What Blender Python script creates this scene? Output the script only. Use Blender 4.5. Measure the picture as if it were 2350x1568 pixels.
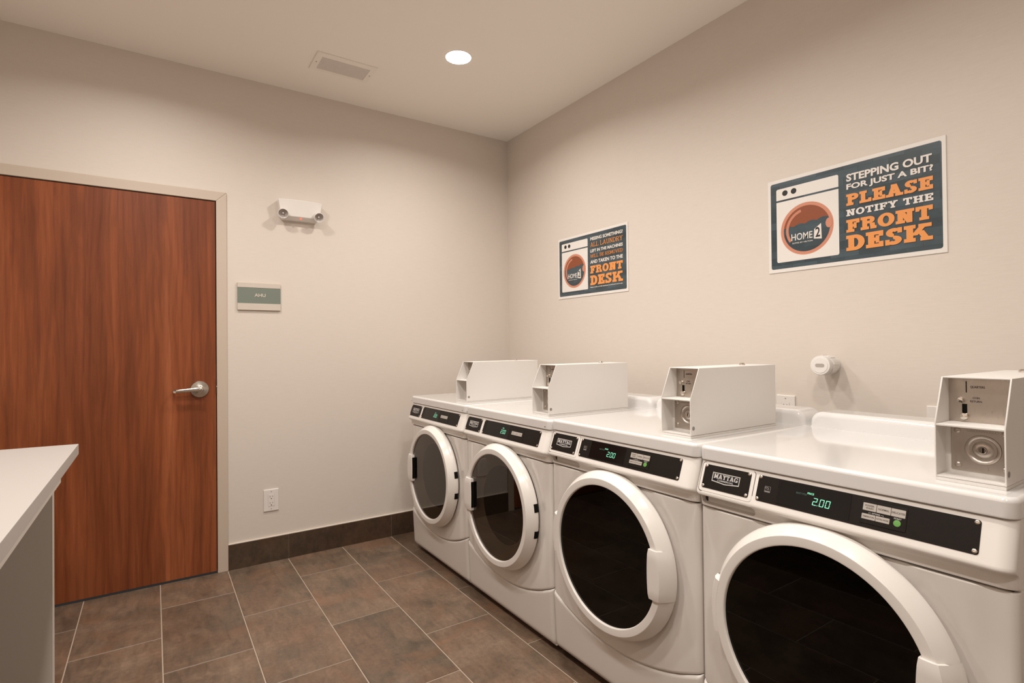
import bpy, bmesh, math, random
from mathutils import Vector, Matrix
random.seed(7)
PI = math.pi
for o in list(bpy.data.objects):
    bpy.data.objects.remove(o)
scene = bpy.context.scene
COL = scene.collection

# ------------------------------------------------------------------ camera
CAM = (-2.1791, -3.3178, 1.2051)
YAW, PIT, ROL, FPX = 0.5869, 0.0088, -0.0100, 1238.23
F = Vector((math.sin(YAW)*math.cos(PIT), math.cos(YAW)*math.cos(PIT), math.sin(PIT)))
Rv = Vector((math.cos(YAW), -math.sin(YAW), 0)); Uv = Rv.cross(F)
R2 = Rv*math.cos(ROL)+Uv*math.sin(ROL); U2 = -Rv*math.sin(ROL)+Uv*math.cos(ROL)
cam_data = bpy.data.cameras.new('camera')
cam_data.sensor_fit = 'HORIZONTAL'; cam_data.sensor_width = 36.0
cam_data.lens = 36.0*FPX/2350.0
cam_data.clip_start = 0.02
cam = bpy.data.objects.new('camera', cam_data); COL.objects.link(cam)
m3 = Matrix((R2, U2, -F)).transposed()
cam.matrix_world = Matrix.Translation(CAM) @ m3.to_4x4()
scene.camera = cam

# ------------------------------------------------------------------ world, exposure
w = bpy.data.worlds.new('world'); scene.world = w; w.use_nodes = True
w.node_tree.nodes['Background'].inputs[0].default_value = (1.0, 0.93, 0.85, 1)
w.node_tree.nodes['Background'].inputs[1].default_value = 0.02
vs = scene.view_settings
vs.view_transform = 'Standard'; vs.look = 'None'; vs.gamma = 1.0; vs.use_curve_mapping = False
vs.exposure = 0.33
LIGHT_COL = (1.0, 0.945, 0.885)
LIGHT_W = 8.6
LIGHT_SPREAD = math.radians(154)

# ------------------------------------------------------------------ dimensions
H = 2.7154; D = 0.8863; Y0 = -0.2676; MW = 0.686
XL, YN = -3.15, -4.90          # left wall, wall behind the camera

# ------------------------------------------------------------------ materials
def srgb(r, g, b):
    f = lambda c: (c/255/12.92) if c/255 <= 0.04045 else ((c/255+0.055)/1.055)**2.4
    return (f(r), f(g), f(b))
MATS = {}
def pmat(name, col, rough=0.5, metal=0.0, spec=0.5, coat=0.0, emit=None, es=0.0):
    m = bpy.data.materials.new(name); m.use_nodes = True
    b = m.node_tree.nodes['Principled BSDF']
    b.inputs['Base Color'].default_value = (*col, 1); b.inputs['Roughness'].default_value = rough
    b.inputs['Metallic'].default_value = metal; b.inputs['Specular IOR Level'].default_value = spec
    if coat: b.inputs['Coat Weight'].default_value = coat; b.inputs['Coat Roughness'].default_value = 0.06
    if emit: b.inputs['Emission Color'].default_value = (*emit, 1); b.inputs['Emission Strength'].default_value = es
    MATS[name] = m; return m
def nodes(m): return m.node_tree.nodes, m.node_tree.links, m.node_tree.nodes['Principled BSDF']
def ramp(nt, stops):
    r = nt.nodes.new('ShaderNodeValToRGB'); e = r.color_ramp.elements
    while len(e) < len(stops): e.new(0.5)
    for el, (p, c) in zip(e, stops): el.position = p; el.color = (*c, 1)
    return r
def noise(nt, src, scale, detail=4, rough=0.55, dist=0.0, vec=(1, 1, 1)):
    mp = nt.nodes.new('ShaderNodeMapping'); mp.inputs['Scale'].default_value = vec
    nt.links.new(src, mp.inputs['Vector'])
    n = nt.nodes.new('ShaderNodeTexNoise'); n.inputs['Scale'].default_value = scale
    n.inputs['Detail'].default_value = detail; n.inputs['Roughness'].default_value = rough
    n.inputs['Distortion'].default_value = dist
    nt.links.new(mp.outputs['Vector'], n.inputs['Vector']); return n
def mixc(nt, fac, a, b, mode='MIX'):
    n = nt.nodes.new('ShaderNodeMix'); n.data_type = 'RGBA'; n.blend_type = mode
    for sock, v in ((n.inputs[0], fac), (n.inputs[6], a), (n.inputs[7], b)):
        if hasattr(v, 'links') or hasattr(v, 'is_linked'): nt.links.new(v, sock)
        elif isinstance(v, tuple): sock.default_value = (*v, 1)
        else: sock.default_value = v
    return n.outputs[2]
def coords(nt, kind='Object'):
    return nt.nodes.new('ShaderNodeTexCoord').outputs[kind]

# wallpaper: fine horizontal weave
def mk_wall():
    m = pmat('wallpaper', (0.60, 0.505, 0.41), 0.55, spec=0.35); N, L, b = nodes(m); nt = m.node_tree
    c = coords(nt)
    n1 = noise(nt, c, 1.0, 5, 0.65, 0.0, (16, 16, 300)); n2 = noise(nt, c, 1.3, 3)
    r1 = ramp(nt, [(0.25, (0.672, 0.602, 0.537)), (0.75, (0.722, 0.653, 0.588))]); L.new(n1.outputs[0], r1.inputs[0])
    L.new(r1.outputs[0], b.inputs['Base Color'])
    bp = nt.nodes.new('ShaderNodeBump'); bp.inputs['Strength'].default_value = 0.05; bp.inputs['Distance'].default_value = 0.002
    L.new(n1.outputs[0], bp.inputs['Height']); L.new(bp.outputs[0], b.inputs['Normal'])
mk_wall()
pmat('ceiling_paint', (0.935, 0.885, 0.82), 0.8, spec=0.2)
def mk_wood():
    m = pmat('cherry_laminate', (0.2, 0.06, 0.02), 0.42, spec=0.3); N, L, b = nodes(m); nt = m.node_tree
    c = coords(nt)
    band = noise(nt, c, 1.0, 4, 0.55, 0.9, (6.5, 6.5, 0.55))
    mid = noise(nt, c, 1.0, 4, 0.6, 1.6, (16, 16, 1.3))
    fine = noise(nt, c, 1.0, 5, 0.7, 0.3, (210, 210, 4.5))
    wv = nt.nodes.new('ShaderNodeTexWave'); wv.wave_type = 'BANDS'; wv.bands_direction = 'X'
    mp = nt.nodes.new('ShaderNodeMapping'); mp.inputs['Scale'].default_value = (1, 1, 0.12); L.new(c, mp.inputs[0])
    L.new(mp.outputs[0], wv.inputs['Vector']); wv.inputs['Scale'].default_value = 9; wv.inputs['Distortion'].default_value = 9
    wv.inputs['Detail'].default_value = 2; wv.inputs['Detail Scale'].default_value = 1.2
    r = ramp(nt, [(0.28, (0.165, 0.044, 0.0150)), (0.45, (0.225, 0.062, 0.0215)), (0.56, (0.270, 0.077, 0.027)), (0.74, (0.345, 0.108, 0.042))])
    L.new(band.outputs[0], r.inputs[0])
    r2 = ramp(nt, [(0.28, (0.76, 0.75, 0.74)), (0.72, (1.12, 1.11, 1.1))]); L.new(mid.outputs[0], r2.inputs[0])
    r3 = ramp(nt, [(0.35, (0.86, 0.85, 0.84)), (0.65, (1.08, 1.08, 1.08))]); L.new(fine.outputs[0], r3.inputs[0])
    r4 = ramp(nt, [(0.0, (0.86, 0.84, 0.82)), (0.5, (1.05, 1.05, 1.05))]); L.new(wv.outputs[0], r4.inputs[0])
    x = mixc(nt, 1.0, r.outputs[0], r2.outputs[0], 'MULTIPLY'); x = mixc(nt, 1.0, x, r3.outputs[0], 'MULTIPLY')
    x = mixc(nt, 0.8, x, r4.outputs[0], 'MULTIPLY'); L.new(x, b.inputs['Base Color'])
mk_wood()
def mk_tile(name, stops, rough):
    m = pmat(name, stops[1][1], rough, spec=0.5); N, L, b = nodes(m); nt = m.node_tree
    c = coords(nt); oi = nt.nodes.new('ShaderNodeObjectInfo')
    add = nt.nodes.new('ShaderNodeVectorMath'); add.operation = 'ADD'
    sc = nt.nodes.new('ShaderNodeMath'); sc.operation = 'MULTIPLY'; sc.inputs[1].default_value = 37.0
    L.new(oi.outputs['Random'], sc.inputs[0]); L.new(c, add.inputs[0])
    cx = nt.nodes.new('ShaderNodeCombineXYZ'); L.new(sc.outputs[0], cx.inputs[0]); L.new(sc.outputs[0], cx.inputs[1]); L.new(cx.outputs[0], add.inputs[1])
    v = add.outputs[0]
    n1 = noise(nt, v, 6.0, 7, 0.62, 0.3); n2 = noise(nt, v, 3.2, 3, 0.5, 0.2); n3 = noise(nt, v, 1.0, 5, 0.7, 0.0, (60, 60, 60))
    r = ramp(nt, stops); L.new(n1.outputs[0], r.inputs[0])
    r2 = ramp(nt, [(0.45, (0, 0, 0)), (0.75, (0.75, 0.75, 0.75))]); L.new(n2.outputs[0], r2.inputs[0])
    x = mixc(nt, r2.outputs[0], r.outputs[0], tuple(a*k for a, k in zip(stops[2][1], (0.98, 0.80, 0.72))))
    r3 = ramp(nt, [(0.3, (0.80, 0.80, 0.80)), (0.7, (1.16, 1.16, 1.16))]); L.new(n3.outputs[0], r3.inputs[0])
    x = mixc(nt, 1.0, x, r3.outputs[0], 'MULTIPLY')
    n4 = noise(nt, v, 1.0, 5, 0.65, 0.6, (34, 9, 20)); r4 = ramp(nt, [(0.3, (0.78, 0.77, 0.76)), (0.5, (1.0, 1.0, 1.0)), (0.72, (1.20, 1.16, 1.12))]); L.new(n4.outputs[0], r4.inputs[0])
    x = mixc(nt, 1.0, x, r4.outputs[0], 'MULTIPLY')
    n5 = noise(nt, v, 4.5, 5, 0.6, 0.8); r5 = ramp(nt, [(0.54, (0, 0, 0)), (0.72, (0.45, 0.45, 0.45))]); L.new(n5.outputs[0], r5.inputs[0])
    x = mixc(nt, r5.outputs[0], x, tuple(a*k for a, k in zip(stops[1][1], (1.45, 0.98, 0.72))))
    br = nt.nodes.new('ShaderNodeMapRange'); br.inputs[3].default_value = 0.86; br.inputs[4].default_value = 1.14
    L.new(oi.outputs['Random'], br.inputs[0])
    vm = nt.nodes.new('ShaderNodeVectorMath'); vm.operation = 'SCALE'; L.new(x, vm.inputs[0]); L.new(br.outputs[0], vm.inputs['Scale'])
    L.new(vm.outputs[0], b.inputs['Base Color'])
    rr = ramp(nt, [(0.3, (rough-0.08,)*3), (0.7, (rough+0.12,)*3)]); L.new(n1.outputs[0], rr.inputs[0]); L.new(rr.outputs[0], b.inputs['Roughness'])
mk_tile('floor_tile', [(0.28, (0.098, 0.071, 0.050)), (0.50, (0.150, 0.104, 0.071)), (0.74, (0.215, 0.148, 0.101))], 0.42)
mk_tile('base_tile', [(0.28, (0.040, 0.029, 0.020)), (0.50, (0.066, 0.043, 0.028)), (0.74, (0.095, 0.060, 0.038))], 0.32)
pmat('grout', (0.42, 0.34, 0.27), 0.9, spec=0.1)
pmat('grout_dark', (0.16, 0.12, 0.09), 0.9, spec=0.1)
pmat('caulk', (0.74, 0.66, 0.58), 0.6)
pmat('frame_paint', (0.57, 0.475, 0.39), 0.45, spec=0.4)
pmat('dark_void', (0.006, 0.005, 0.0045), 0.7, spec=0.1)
def speckle(m, s, amt):
    N, L, b = nodes(m); nt = m.node_tree; n = noise(nt, coords(nt), s, 4)
    bp = nt.nodes.new('ShaderNodeBump'); bp.inputs['Strength'].default_value = amt; bp.inputs['Distance'].default_value = 0.0006
    L.new(n.outputs[0], bp.inputs['Height']); L.new(bp.outputs[0], b.inputs['Normal'])
pmat('white_enamel', (0.76, 0.715, 0.67), 0.22, spec=0.5, coat=0.35)
pmat('lid_enamel', (0.76, 0.745, 0.73), 0.10, spec=0.5, coat=0.6)
pmat('white_plastic', (0.79, 0.745, 0.70), 0.24, spec=0.45)
pmat('powder_coat', (0.76, 0.725, 0.685), 0.42, spec=0.4); speckle(MATS['powder_coat'], 900, 0.12)
pmat('black_plate', (0.011, 0.008, 0.0065), 0.42, spec=0.18)
pmat('display_glass', (0.006, 0.0045, 0.004), 0.12, spec=0.25)
pmat('print_silver', (0.52, 0.49, 0.46), 0.4)
pmat('print_grey', (0.25, 0.23, 0.21), 0.5)
pmat('print_navy', (0.007, 0.007, 0.011), 0.4, spec=0.2)
pmat('key_grey', (0.42, 0.38, 0.34), 0.45)
pmat('print_dark', (0.05, 0.035, 0.028), 0.5)
pmat('start_green', (0.12, 0.30, 0.07), 0.4, emit=(0.15, 0.6, 0.1), es=0.03)
pmat('led_green', (0.1, 0.5, 0.35), 0.4, emit=(0.34, 0.85, 0.52), es=0.55)
pmat('led_dim', (0.03, 0.06, 0.045), 0.4, emit=(0.25, 0.6, 0.45), es=0.06)
pmat('gap_shade_and_plate', (0.035, 0.024, 0.017), 0.6)  # dark brown: shade painted into gaps, also the strike plate
pmat('rubber', (0.01, 0.009, 0.008), 0.7)
pmat('drum_grey', (0.50, 0.46, 0.41), 0.45)
pmat('drum_black', (0.012, 0.010, 0.009), 0.5)
pmat('chrome', (0.75, 0.70, 0.65), 0.14, metal=1.0)
def mk_brushed():
    m = pmat('brushed_steel', (0.52, 0.46, 0.41), 0.34, metal=1.0); N, L, b = nodes(m); nt = m.node_tree
    n = noise(nt, coords(nt), 1.0, 4, 0.6, 0, (900, 60, 60))
    r = ramp(nt, [(0.3, (0.27,)*3), (0.7, (0.42,)*3)]); L.new(n.outputs[0], r.inputs[0]); L.new(r.outputs[0], b.inputs['Roughness'])
mk_brushed()
pmat('satin_nickel', (0.62, 0.57, 0.51), 0.26, metal=1.0)
pmat('sign_white', (0.80, 0.755, 0.71), 0.32)
pmat('sign_orange', srgb(232, 152, 84), 0.35)
pmat('sign_letter_white', (0.78, 0.73, 0.68), 0.35)
pmat('sign_salmon', srgb(205, 138, 112), 0.35)
pmat('sign_rust', srgb(140, 74, 45), 0.35)
pmat('sign_sheen', srgb(196, 130, 104), 0.35)
pmat('sign_shadow', (0.012, 0.011, 0.011), 0.4)
def mk_slate():
    m = pmat('sign_slate', (0.05, 0.06, 0.06), 0.28); N, L, b = nodes(m); nt = m.node_tree
    c = coords(nt)
    mp = nt.nodes.new('ShaderNodeMapping'); mp.inputs['Rotation'].default_value = (PI/2, 0, 0); mp.inputs['Scale'].default_value = (1, 1, 1); L.new(c, mp.inputs[0])
    br = nt.nodes.new('ShaderNodeTexBrick'); L.new(mp.outputs[0], br.inputs['Vector'])
    br.inputs['Scale'].default_value = 9.0; br.inputs['Mortar Size'].default_value = 0.006
    br.inputs['Brick Width'].default_value = 0.9; br.inputs['Row Height'].default_value = 0.27; br.inputs['Bias'].default_value = -0.1
    br.inputs['Color1'].default_value = (*srgb(80, 95, 102), 1); br.inputs['Color2'].default_value = (*srgb(38, 46, 50), 1)
    br.inputs['Mortar'].default_value = (*srgb(50, 58, 58), 1)
    n = noise(nt, c, 7.0, 6, 0.6, 0.3, (1, 1, 2.2)); r = ramp(nt, [(0.3, srgb(44, 54, 58)), (0.55, srgb(60, 76, 84)), (0.75, srgb(80, 94, 106))]); L.new(n.outputs[0], r.inputs[0])
    L.new(mixc(nt, 0.5, br.outputs[0], r.outputs[0]), b.inputs['Base Color'])
mk_slate()
pmat('plaque_green', srgb(122, 130, 120), 0.35)
pmat('plaque_metal', (0.62, 0.55, 0.48), 0.38)
pmat('plaque_edge', srgb(170, 110, 75), 0.5)
pmat('counter_white', (0.47, 0.435, 0.405), 0.45, spec=0.4)
pmat('panel_laminate', (0.56, 0.51, 0.45), 0.5, spec=0.3)
pmat('panel_edge', (0.66, 0.61, 0.55), 0.5)
pmat('pvc_white', (0.80, 0.765, 0.73), 0.30)
pmat('lamp_reflector', (0.42, 0.37, 0.345), 0.45)
pmat('lamp_lens', (0.75, 0.70, 0.66), 0.15, spec=0.6)
pmat('red_led', (0.6, 0.03, 0.02), 0.4, emit=(1, 0.08, 0.04), es=2.0)
pmat('lens_glow', (1, 1, 1), 0.5, emit=(1.0, 0.96, 0.90), es=14.0)
def mk_glass(name, tint, ior):
    m = bpy.data.materials.new(name); m.use_nodes = True; nt = m.node_tree; nt.nodes.clear()
    out = nt.nodes.new('ShaderNodeOutputMaterial'); mx = nt.nodes.new('ShaderNodeMixShader'); fr = nt.nodes.new('ShaderNodeFresnel'); fr.inputs[0].default_value = ior
    tr = nt.nodes.new('ShaderNodeBsdfTransparent'); tr.inputs[0].default_value = (*tint, 1)
    gl = nt.nodes.new('ShaderNodeBsdfGlossy'); gl.inputs['Roughness'].default_value = 0.015; gl.inputs['Color'].default_value = (1, 0.97, 0.94, 1)
    nt.links.new(fr.outputs[0], mx.inputs[0]); nt.links.new(tr.outputs[0], mx.inputs[1]); nt.links.new(gl.outputs[0], mx.inputs[2]); nt.links.new(mx.outputs[0], out.inputs[0])
    MATS[name] = m
mk_glass('dryer_glass', (0.60, 0.54, 0.48), 1.58)
mk_glass('washer_glass', (0.03, 0.026, 0.024), 1.36)

# ------------------------------------------------------------------ mesh helpers
def flat(u, v, w): return Vector((u, -w, v))           # a wall frame: u right, v up, w towards the viewer
def NB(): return bmesh.new()
def poly(bm, pts, wv, f=flat):
    return bm.faces.new([bm.verts.new(f(a, b, wv)) for a, b in pts])
def prism(bm, pts, w0, w1, f=flat):
    n = len(pts); A = [bm.verts.new(f(a, b, w0)) for a, b in pts]; B = [bm.verts.new(f(a, b, w1)) for a, b in pts]
    fs = [bm.faces.new(B), bm.faces.new(A[::-1])]
    for i in range(n): fs.append(bm.faces.new((A[i], A[(i+1) % n], B[(i+1) % n], B[i])))
    bmesh.ops.recalc_face_normals(bm, faces=fs); return fs
def rect(x0, y0, x1, y1): return [(x0, y0), (x1, y0), (x1, y1), (x0, y1)]
def rrect(x0, y0, x1, y1, r, n=5):
    out = []
    for cx, cy, a0 in ((x1-r, y0+r, -90), (x1-r, y1-r, 0), (x0+r, y1-r, 90), (x0+r, y0+r, 180)):
        for i in range(n+1):
            a = math.radians(a0+90*i/n); out.append((cx+r*math.cos(a), cy+r*math.sin(a)))
    return out
def circle(cx, cy, r, n=24, ry=None):
    ry = ry or r
    return [(cx+r*math.cos(2*PI*i/n), cy+ry*math.sin(2*PI*i/n)) for i in range(n)]
def box(bm, x0, x1, y0, y1, z0, z1, bev=0, seg=2):
    v = [bm.verts.new(p) for p in ((x0,y0,z0),(x1,y0,z0),(x1,y1,z0),(x0,y1,z0),(x0,y0,z1),(x1,y0,z1),(x1,y1,z1),(x0,y1,z1))]
    fs = [bm.faces.new([v[i] for i in q]) for q in ((0,3,2,1),(4,5,6,7),(0,1,5,4),(1,2,6,5),(2,3,7,6),(3,0,4,7))]
    if bev:
        es = list({e for f_ in fs for e in f_.edges})
        bmesh.ops.bevel(bm, geom=es, offset=bev, segments=seg, affect='EDGES', profile=0.5)
    return fs
def lathe(bm, c, prof, n=48, f=flat, close=False):
    rings = []
    for r, wv in prof:
        rings.append([bm.verts.new(f(c[0]+r*math.cos(2*PI*i/n), c[1]+r*math.sin(2*PI*i/n), wv)) for i in range(n)])
    fs = []
    for a, b in zip(rings, rings[1:]):
        for i in range(n): fs.append(bm.faces.new((a[i], a[(i+1) % n], b[(i+1) % n], b[i])))
    if close: fs.append(bm.faces.new(rings[-1])); fs.append(bm.faces.new(rings[0][::-1]))
    bmesh.ops.recalc_face_normals(bm, faces=fs) if close else None
    return fs
def grid(bm, rows):
    vs_ = [[bm.verts.new(p) for p in r] for r in rows]
    for a, b in zip(vs_, vs_[1:]):
        for i in range(len(a)-1): bm.faces.new((a[i], a[i+1], b[i+1], b[i]))
def bevel_faces(bm, fs, width, seg=2, ang=30):
    es = [e for e in {e for f_ in fs for e in f_.edges} if len(e.link_faces) == 2 and e.calc_face_angle(0) > math.radians(ang)]
    bmesh.ops.bevel(bm, geom=es, offset=width, segments=seg, affect='EDGES', profile=0.5)
def mesh(name, bm, mat, ang=35):
    me = bpy.data.meshes.new(name); bm.to_mesh(me); bm.free()
    me.shade_smooth(); me.set_sharp_from_angle(angle=math.radians(ang))
    me.materials.append(MATS[mat]); return me
def obj(name, bm, mat, parent=None, ang=35, label=None, loc=None):
    me = bm if isinstance(bm, bpy.types.Mesh) else mesh(name, bm, mat, ang)
    o = bpy.data.objects.new(name, me); COL.objects.link(o)
    if parent is not None: o.parent = parent
    if label: o['label'] = label
    if loc: o.location = loc
    if len(me.polygons) > 12 and 'lettering' not in name:
        wn = o.modifiers.new('weighted_normals', 'WEIGHTED_NORMAL'); wn.keep_sharp = True; wn.weight = 80
    return o
def thing(name, label, cat, loc=(0, 0, 0), rz=0.0, group=None, kind=None):
    o = bpy.data.objects.new(name, None); COL.objects.link(o); o.location = loc; o.rotation_euler = (0, 0, rz)
    o.empty_display_size = 0.05; o['label'] = label
    if kind: o['kind'] = kind
    if cat and not kind: o['category'] = cat
    if group: o['group'] = group
    return o
def struct(name, bm, mat, label):
    o = obj(name, bm, mat, None, label=label); o['kind'] = 'structure'; return o
def child_empty(name, parent):
    o = bpy.data.objects.new(name, None); COL.objects.link(o); o.parent = parent; o.empty_display_size = 0.02; return o

# ---- lettering: sans from the built-in font, slab letters drawn here
TXT = {}
def sans(s, bold=0.0):
    k = (s, bold)
    if k in TXT: return TXT[k]
    cu = bpy.data.curves.new('lettering', 'FONT'); cu.body = s; cu.size = 1.0; cu.offset = bold; cu.resolution_u = 3
    ob = bpy.data.objects.new('lettering', cu); COL.objects.link(ob)
    dg = bpy.context.evaluated_depsgraph_get()
    me = bpy.data.meshes.new_from_object(ob.evaluated_get(dg))
    V = [(v.co.x, v.co.y) for v in me.vertices]; P = [list(p.vertices) for p in me.polygons]
    bpy.data.objects.remove(ob); bpy.data.curves.remove(cu); bpy.data.meshes.remove(me)
    TXT[k] = (V, P); return TXT[k]
def _st(p, t):                      # a thick polyline as quads
    out = []
    n = len(p); off = []
    for i in range(n):
        a = p[max(0, i-1)]; b = p[min(n-1, i+1)]; dx, dy = b[0]-a[0], b[1]-a[1]; l = math.hypot(dx, dy) or 1
        off.append((-dy/l*t/2, dx/l*t/2))
    for i in range(n-1):
        a, b, oa, ob = p[i], p[i+1], off[i], off[i+1]
        out.append([(a[0]-oa[0], a[1]-oa[1]), (b[0]-ob[0], b[1]-ob[1]), (b[0]+ob[0], b[1]+ob[1]), (a[0]+oa[0], a[1]+oa[1])])
    return out
def _arc(cx, cy, rx, ry, a0, a1, t, th, n=14):
    out = []
    for i in range(n):
        q = []
        for a, k in ((i, 1), (i+1, 1), (i+1, 0), (i, 0)):
            g = math.radians(a0+(a1-a0)*a/n); x_ = rx if k else rx-t; y_ = ry if k else ry-th
            q.append((cx+x_*math.cos(g), cy+y_*math.sin(g)))
        out.append(q if a1 > a0 else q[::-1])
    return out
def glyph(ch, t, s):
    e = 0.09; R = rect
    def stem(x, top=True, bot=True):
        o = [R(x, 0, x+t, 1)]
        if bot: o.append(R(x-e, 0, x+t+e, s))
        if top: o.append(R(x-e, 1-s, x+t+e, 1))
        return o
    def diag(x0, y0, x1, y1, tt): return [[(x0, y0), (x0+tt, y0), (x1+tt, y1), (x1, y1)] if y1 > y0 else [(x1, y1), (x1+tt, y1), (x0+tt, y0), (x0, y0)]]
    wv = 0.34; x = e
    if ch == ' ': return 0.34, []
    if ch == 'I': return t+2*e, stem(x)
    if ch in 'EFL':
        W = 0.72 if ch != 'L' else 0.70; o = stem(x)
        if ch in 'EF': o += [R(x, 1-s, W, 1), R(W-s*0.85, 1-wv, W, 1), R(x+t, 0.5-s/2, W-0.16, 0.5+s/2), R(W-0.16-s*0.7, 0.5-s*1.05, W-0.16, 0.5+s*1.05)]
        if ch in 'EL': o += [R(x, 0, W, s), R(W-s*0.85, 0, W, wv)]
        return W, o
    if ch in 'PRB':
        W = 0.74; o = stem(x); lo = 0.44 if ch != 'B' else 0.48; ry = (1-lo)/2; bx = W-ry*1.05
        o += [R(x, 1-s, bx, 1), R(x, lo, bx, lo+s)] + _arc(bx, lo+ry, W-bx, ry, -90, 90, t*0.95, s)
        if ch == 'R':
            o += diag(x+t+0.12, lo+0.02, W-t*0.85, 0, t); o.append(R(W-t*0.9, 0, W+e, s)); return W+e, o
        if ch == 'B':
            ry2 = (lo+s)/2; o += [R(x, 0, bx, s)] + _arc(bx, ry2, W-bx+0.04, ry2, -90, 90, t*0.95, s); return W+0.04, o
        return W, o
    if ch == 'D':
        W = 0.80; bx = 0.38; return W, stem(x)+[R(x, 1-s, bx, 1), R(x, 0, bx, s)]+_arc(bx, 0.5, W-bx, 0.5, -90, 90, t*1.05, s)
    if ch == 'O': return 0.84, _arc(0.42, 0.5, 0.42, 0.515, 0, 360, t*1.05, s, 32)
    if ch == 'G':
        return 0.86, _arc(0.42, 0.5, 0.42, 0.515, 45, 345, t*1.05, s, 28)+[R(0.84-t, 0, 0.84, 0.46), R(0.46, 0.46-s, 0.90, 0.46), R(0.84-s, 0.64, 0.84, 0.96)]
    if ch == 'S':
        a = _arc(0.35, 0.735, 0.30, 0.275, 25, 270, t, s, 16); b = _arc(0.35, 0.265+0.0, 0.32, 0.275, 90, -155, t, s, 16)
        return 0.70, a+b+[R(0.68-s*0.8, 0.68, 0.68, 1.0), R(0.02, 0.0, 0.02+s*0.8, 0.34), R(0.33, 0.5-s*0.62, 0.37, 0.5+s*0.62)]
    if ch == 'U':
        return 0.86, [R(x, 0.3, x+t, 1), R(x-e, 1-s, x+t+e, 1), R(0.86-e-t, 0.3, 0.86-e, 1), R(0.86-2*e-t, 1-s, 0.86, 1)]+_arc(0.43, 0.34, 0.43-e, 0.355, 180, 360, t, s, 16)
    if ch == 'N':
        W = 0.88; return W, stem(x, True, True)+stem(W-e-t, True, False)+diag(x, 1, W-e-t, 0, t)
    if ch == 'M':
        W = 1.06; return W, stem(x)+stem(W-e-t)+diag(x+0.02, 1, W/2-t/2, 0.18, t)+diag(W/2-t/2, 0.18, W-e-t-0.02, 1, t)
    if ch == 'T':
        W = 0.78; c = W/2-t/2; return W, [R(c, 0, c+t, 1), R(c-e, 0, c+t+e, s), R(0, 1-s, W, 1), R(0, 1-wv, s*0.85, 1), R(W-s*0.85, 1-wv, W, 1)]
    if ch == 'H':
        W = 0.86; return W, stem(x)+stem(W-e-t)+[R(x, 0.5-s/2, W-e, 0.5+s/2)]
    if ch == 'K':
        W = 1.0; return W+0.04, stem(x)+diag(x+t-0.10, 0.36, W-e-t, 1, t)+diag(x+t+0.13, 0.60, W-t+0.0, 0, t)+[R(W-2*e-t-0.02, 1-s, W+0.02, 1), R(W-1.5*e-t, 0, W+0.06, s)]
    if ch == 'A':
        W = 0.90; c = W/2-t/2; return W, diag(0.06, 0, c, 1, t*0.9)+diag(c, 1, W-0.06-t, 0, t)+[R(0.2, 0.24, W-0.2, 0.24+s), R(-0.02, 0, 0.06+t+e, s), R(W-0.06-t-e, 0, W+0.02, s), R(c-0.06, 1-s, c+t, 1)]
    if ch == 'V':
        W = 0.88; c = W/2-t/2; return W, diag(c, 0, 0.06, 1, t)+diag(c, 0, W-0.06-t, 1, t)+[R(-0.02, 1-s, 0.06+t+e, 1), R(W-0.06-t-e, 1-s, W+0.02, 1)]
    if ch == 'W':
        W = 1.20; return W, diag(0.30-t/2, 0, 0.06, 1, t)+diag(0.30-t/2, 0, W/2-t/2, 0.9, t)+diag(W-0.30-t/2, 0, W/2-t/2, 0.9, t)+diag(W-0.30-t/2, 0, W-0.06-t, 1, t)+[R(-0.02, 1-s, 0.06+t+e, 1), R(W-0.06-t-e, 1-s, W+0.02, 1)]
    if ch == 'Y':
        W = 0.84; c = W/2-t/2; return W, [R(c, 0, c+t, 0.46), R(c-e, 0, c+t+e, s)]+diag(c, 0.42, 0.06, 1, t)+diag(c, 0.42, W-0.06-t, 1, t)+[R(-0.02, 1-s, 0.06+t+e, 1), R(W-0.06-t-e, 1-s, W+0.02, 1)]
    return 0.4, []
def slab(text, t=0.22, s=0.19, gap=0.07):
    V = []; P = []; x = 0
    for ch in text:
        wd, ps = glyph(ch, t, s)
        for p in ps:
            P.append(list(range(len(V), len(V)+len(p)))); V += [(x+a, b) for a, b in p]
        x += wd+gap
    return V, P
def put_text(bm, VP, x0, y0, x1, y1, wv, f=flat, shear=0.0, slabby=False):
    V, P = VP
    a0 = min(v[0] for v in V); a1 = max(v[0] for v in V); b0 = min(v[1] for v in V); b1 = max(v[1] for v in V)
    dw = [0.0]*len(V)
    if slabby:                       # strokes overlap: a hair of paint thickness each
        for i, p in enumerate(P):
            for q in p: dw[q] = (i % 13)*0.000022
    vs_ = [bm.verts.new(f(x0+(x-a0)/(a1-a0)*(x1-x0), y0+(y-b0)/(b1-b0)*(y1-y0)+shear*(x-a0)/(a1-a0), wv+dw[i])) for i, (x, y) in enumerate(V)]
    for p in P:
        try: bm.faces.new([vs_[i] for i in p])
        except ValueError: pass
    return vs_

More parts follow.
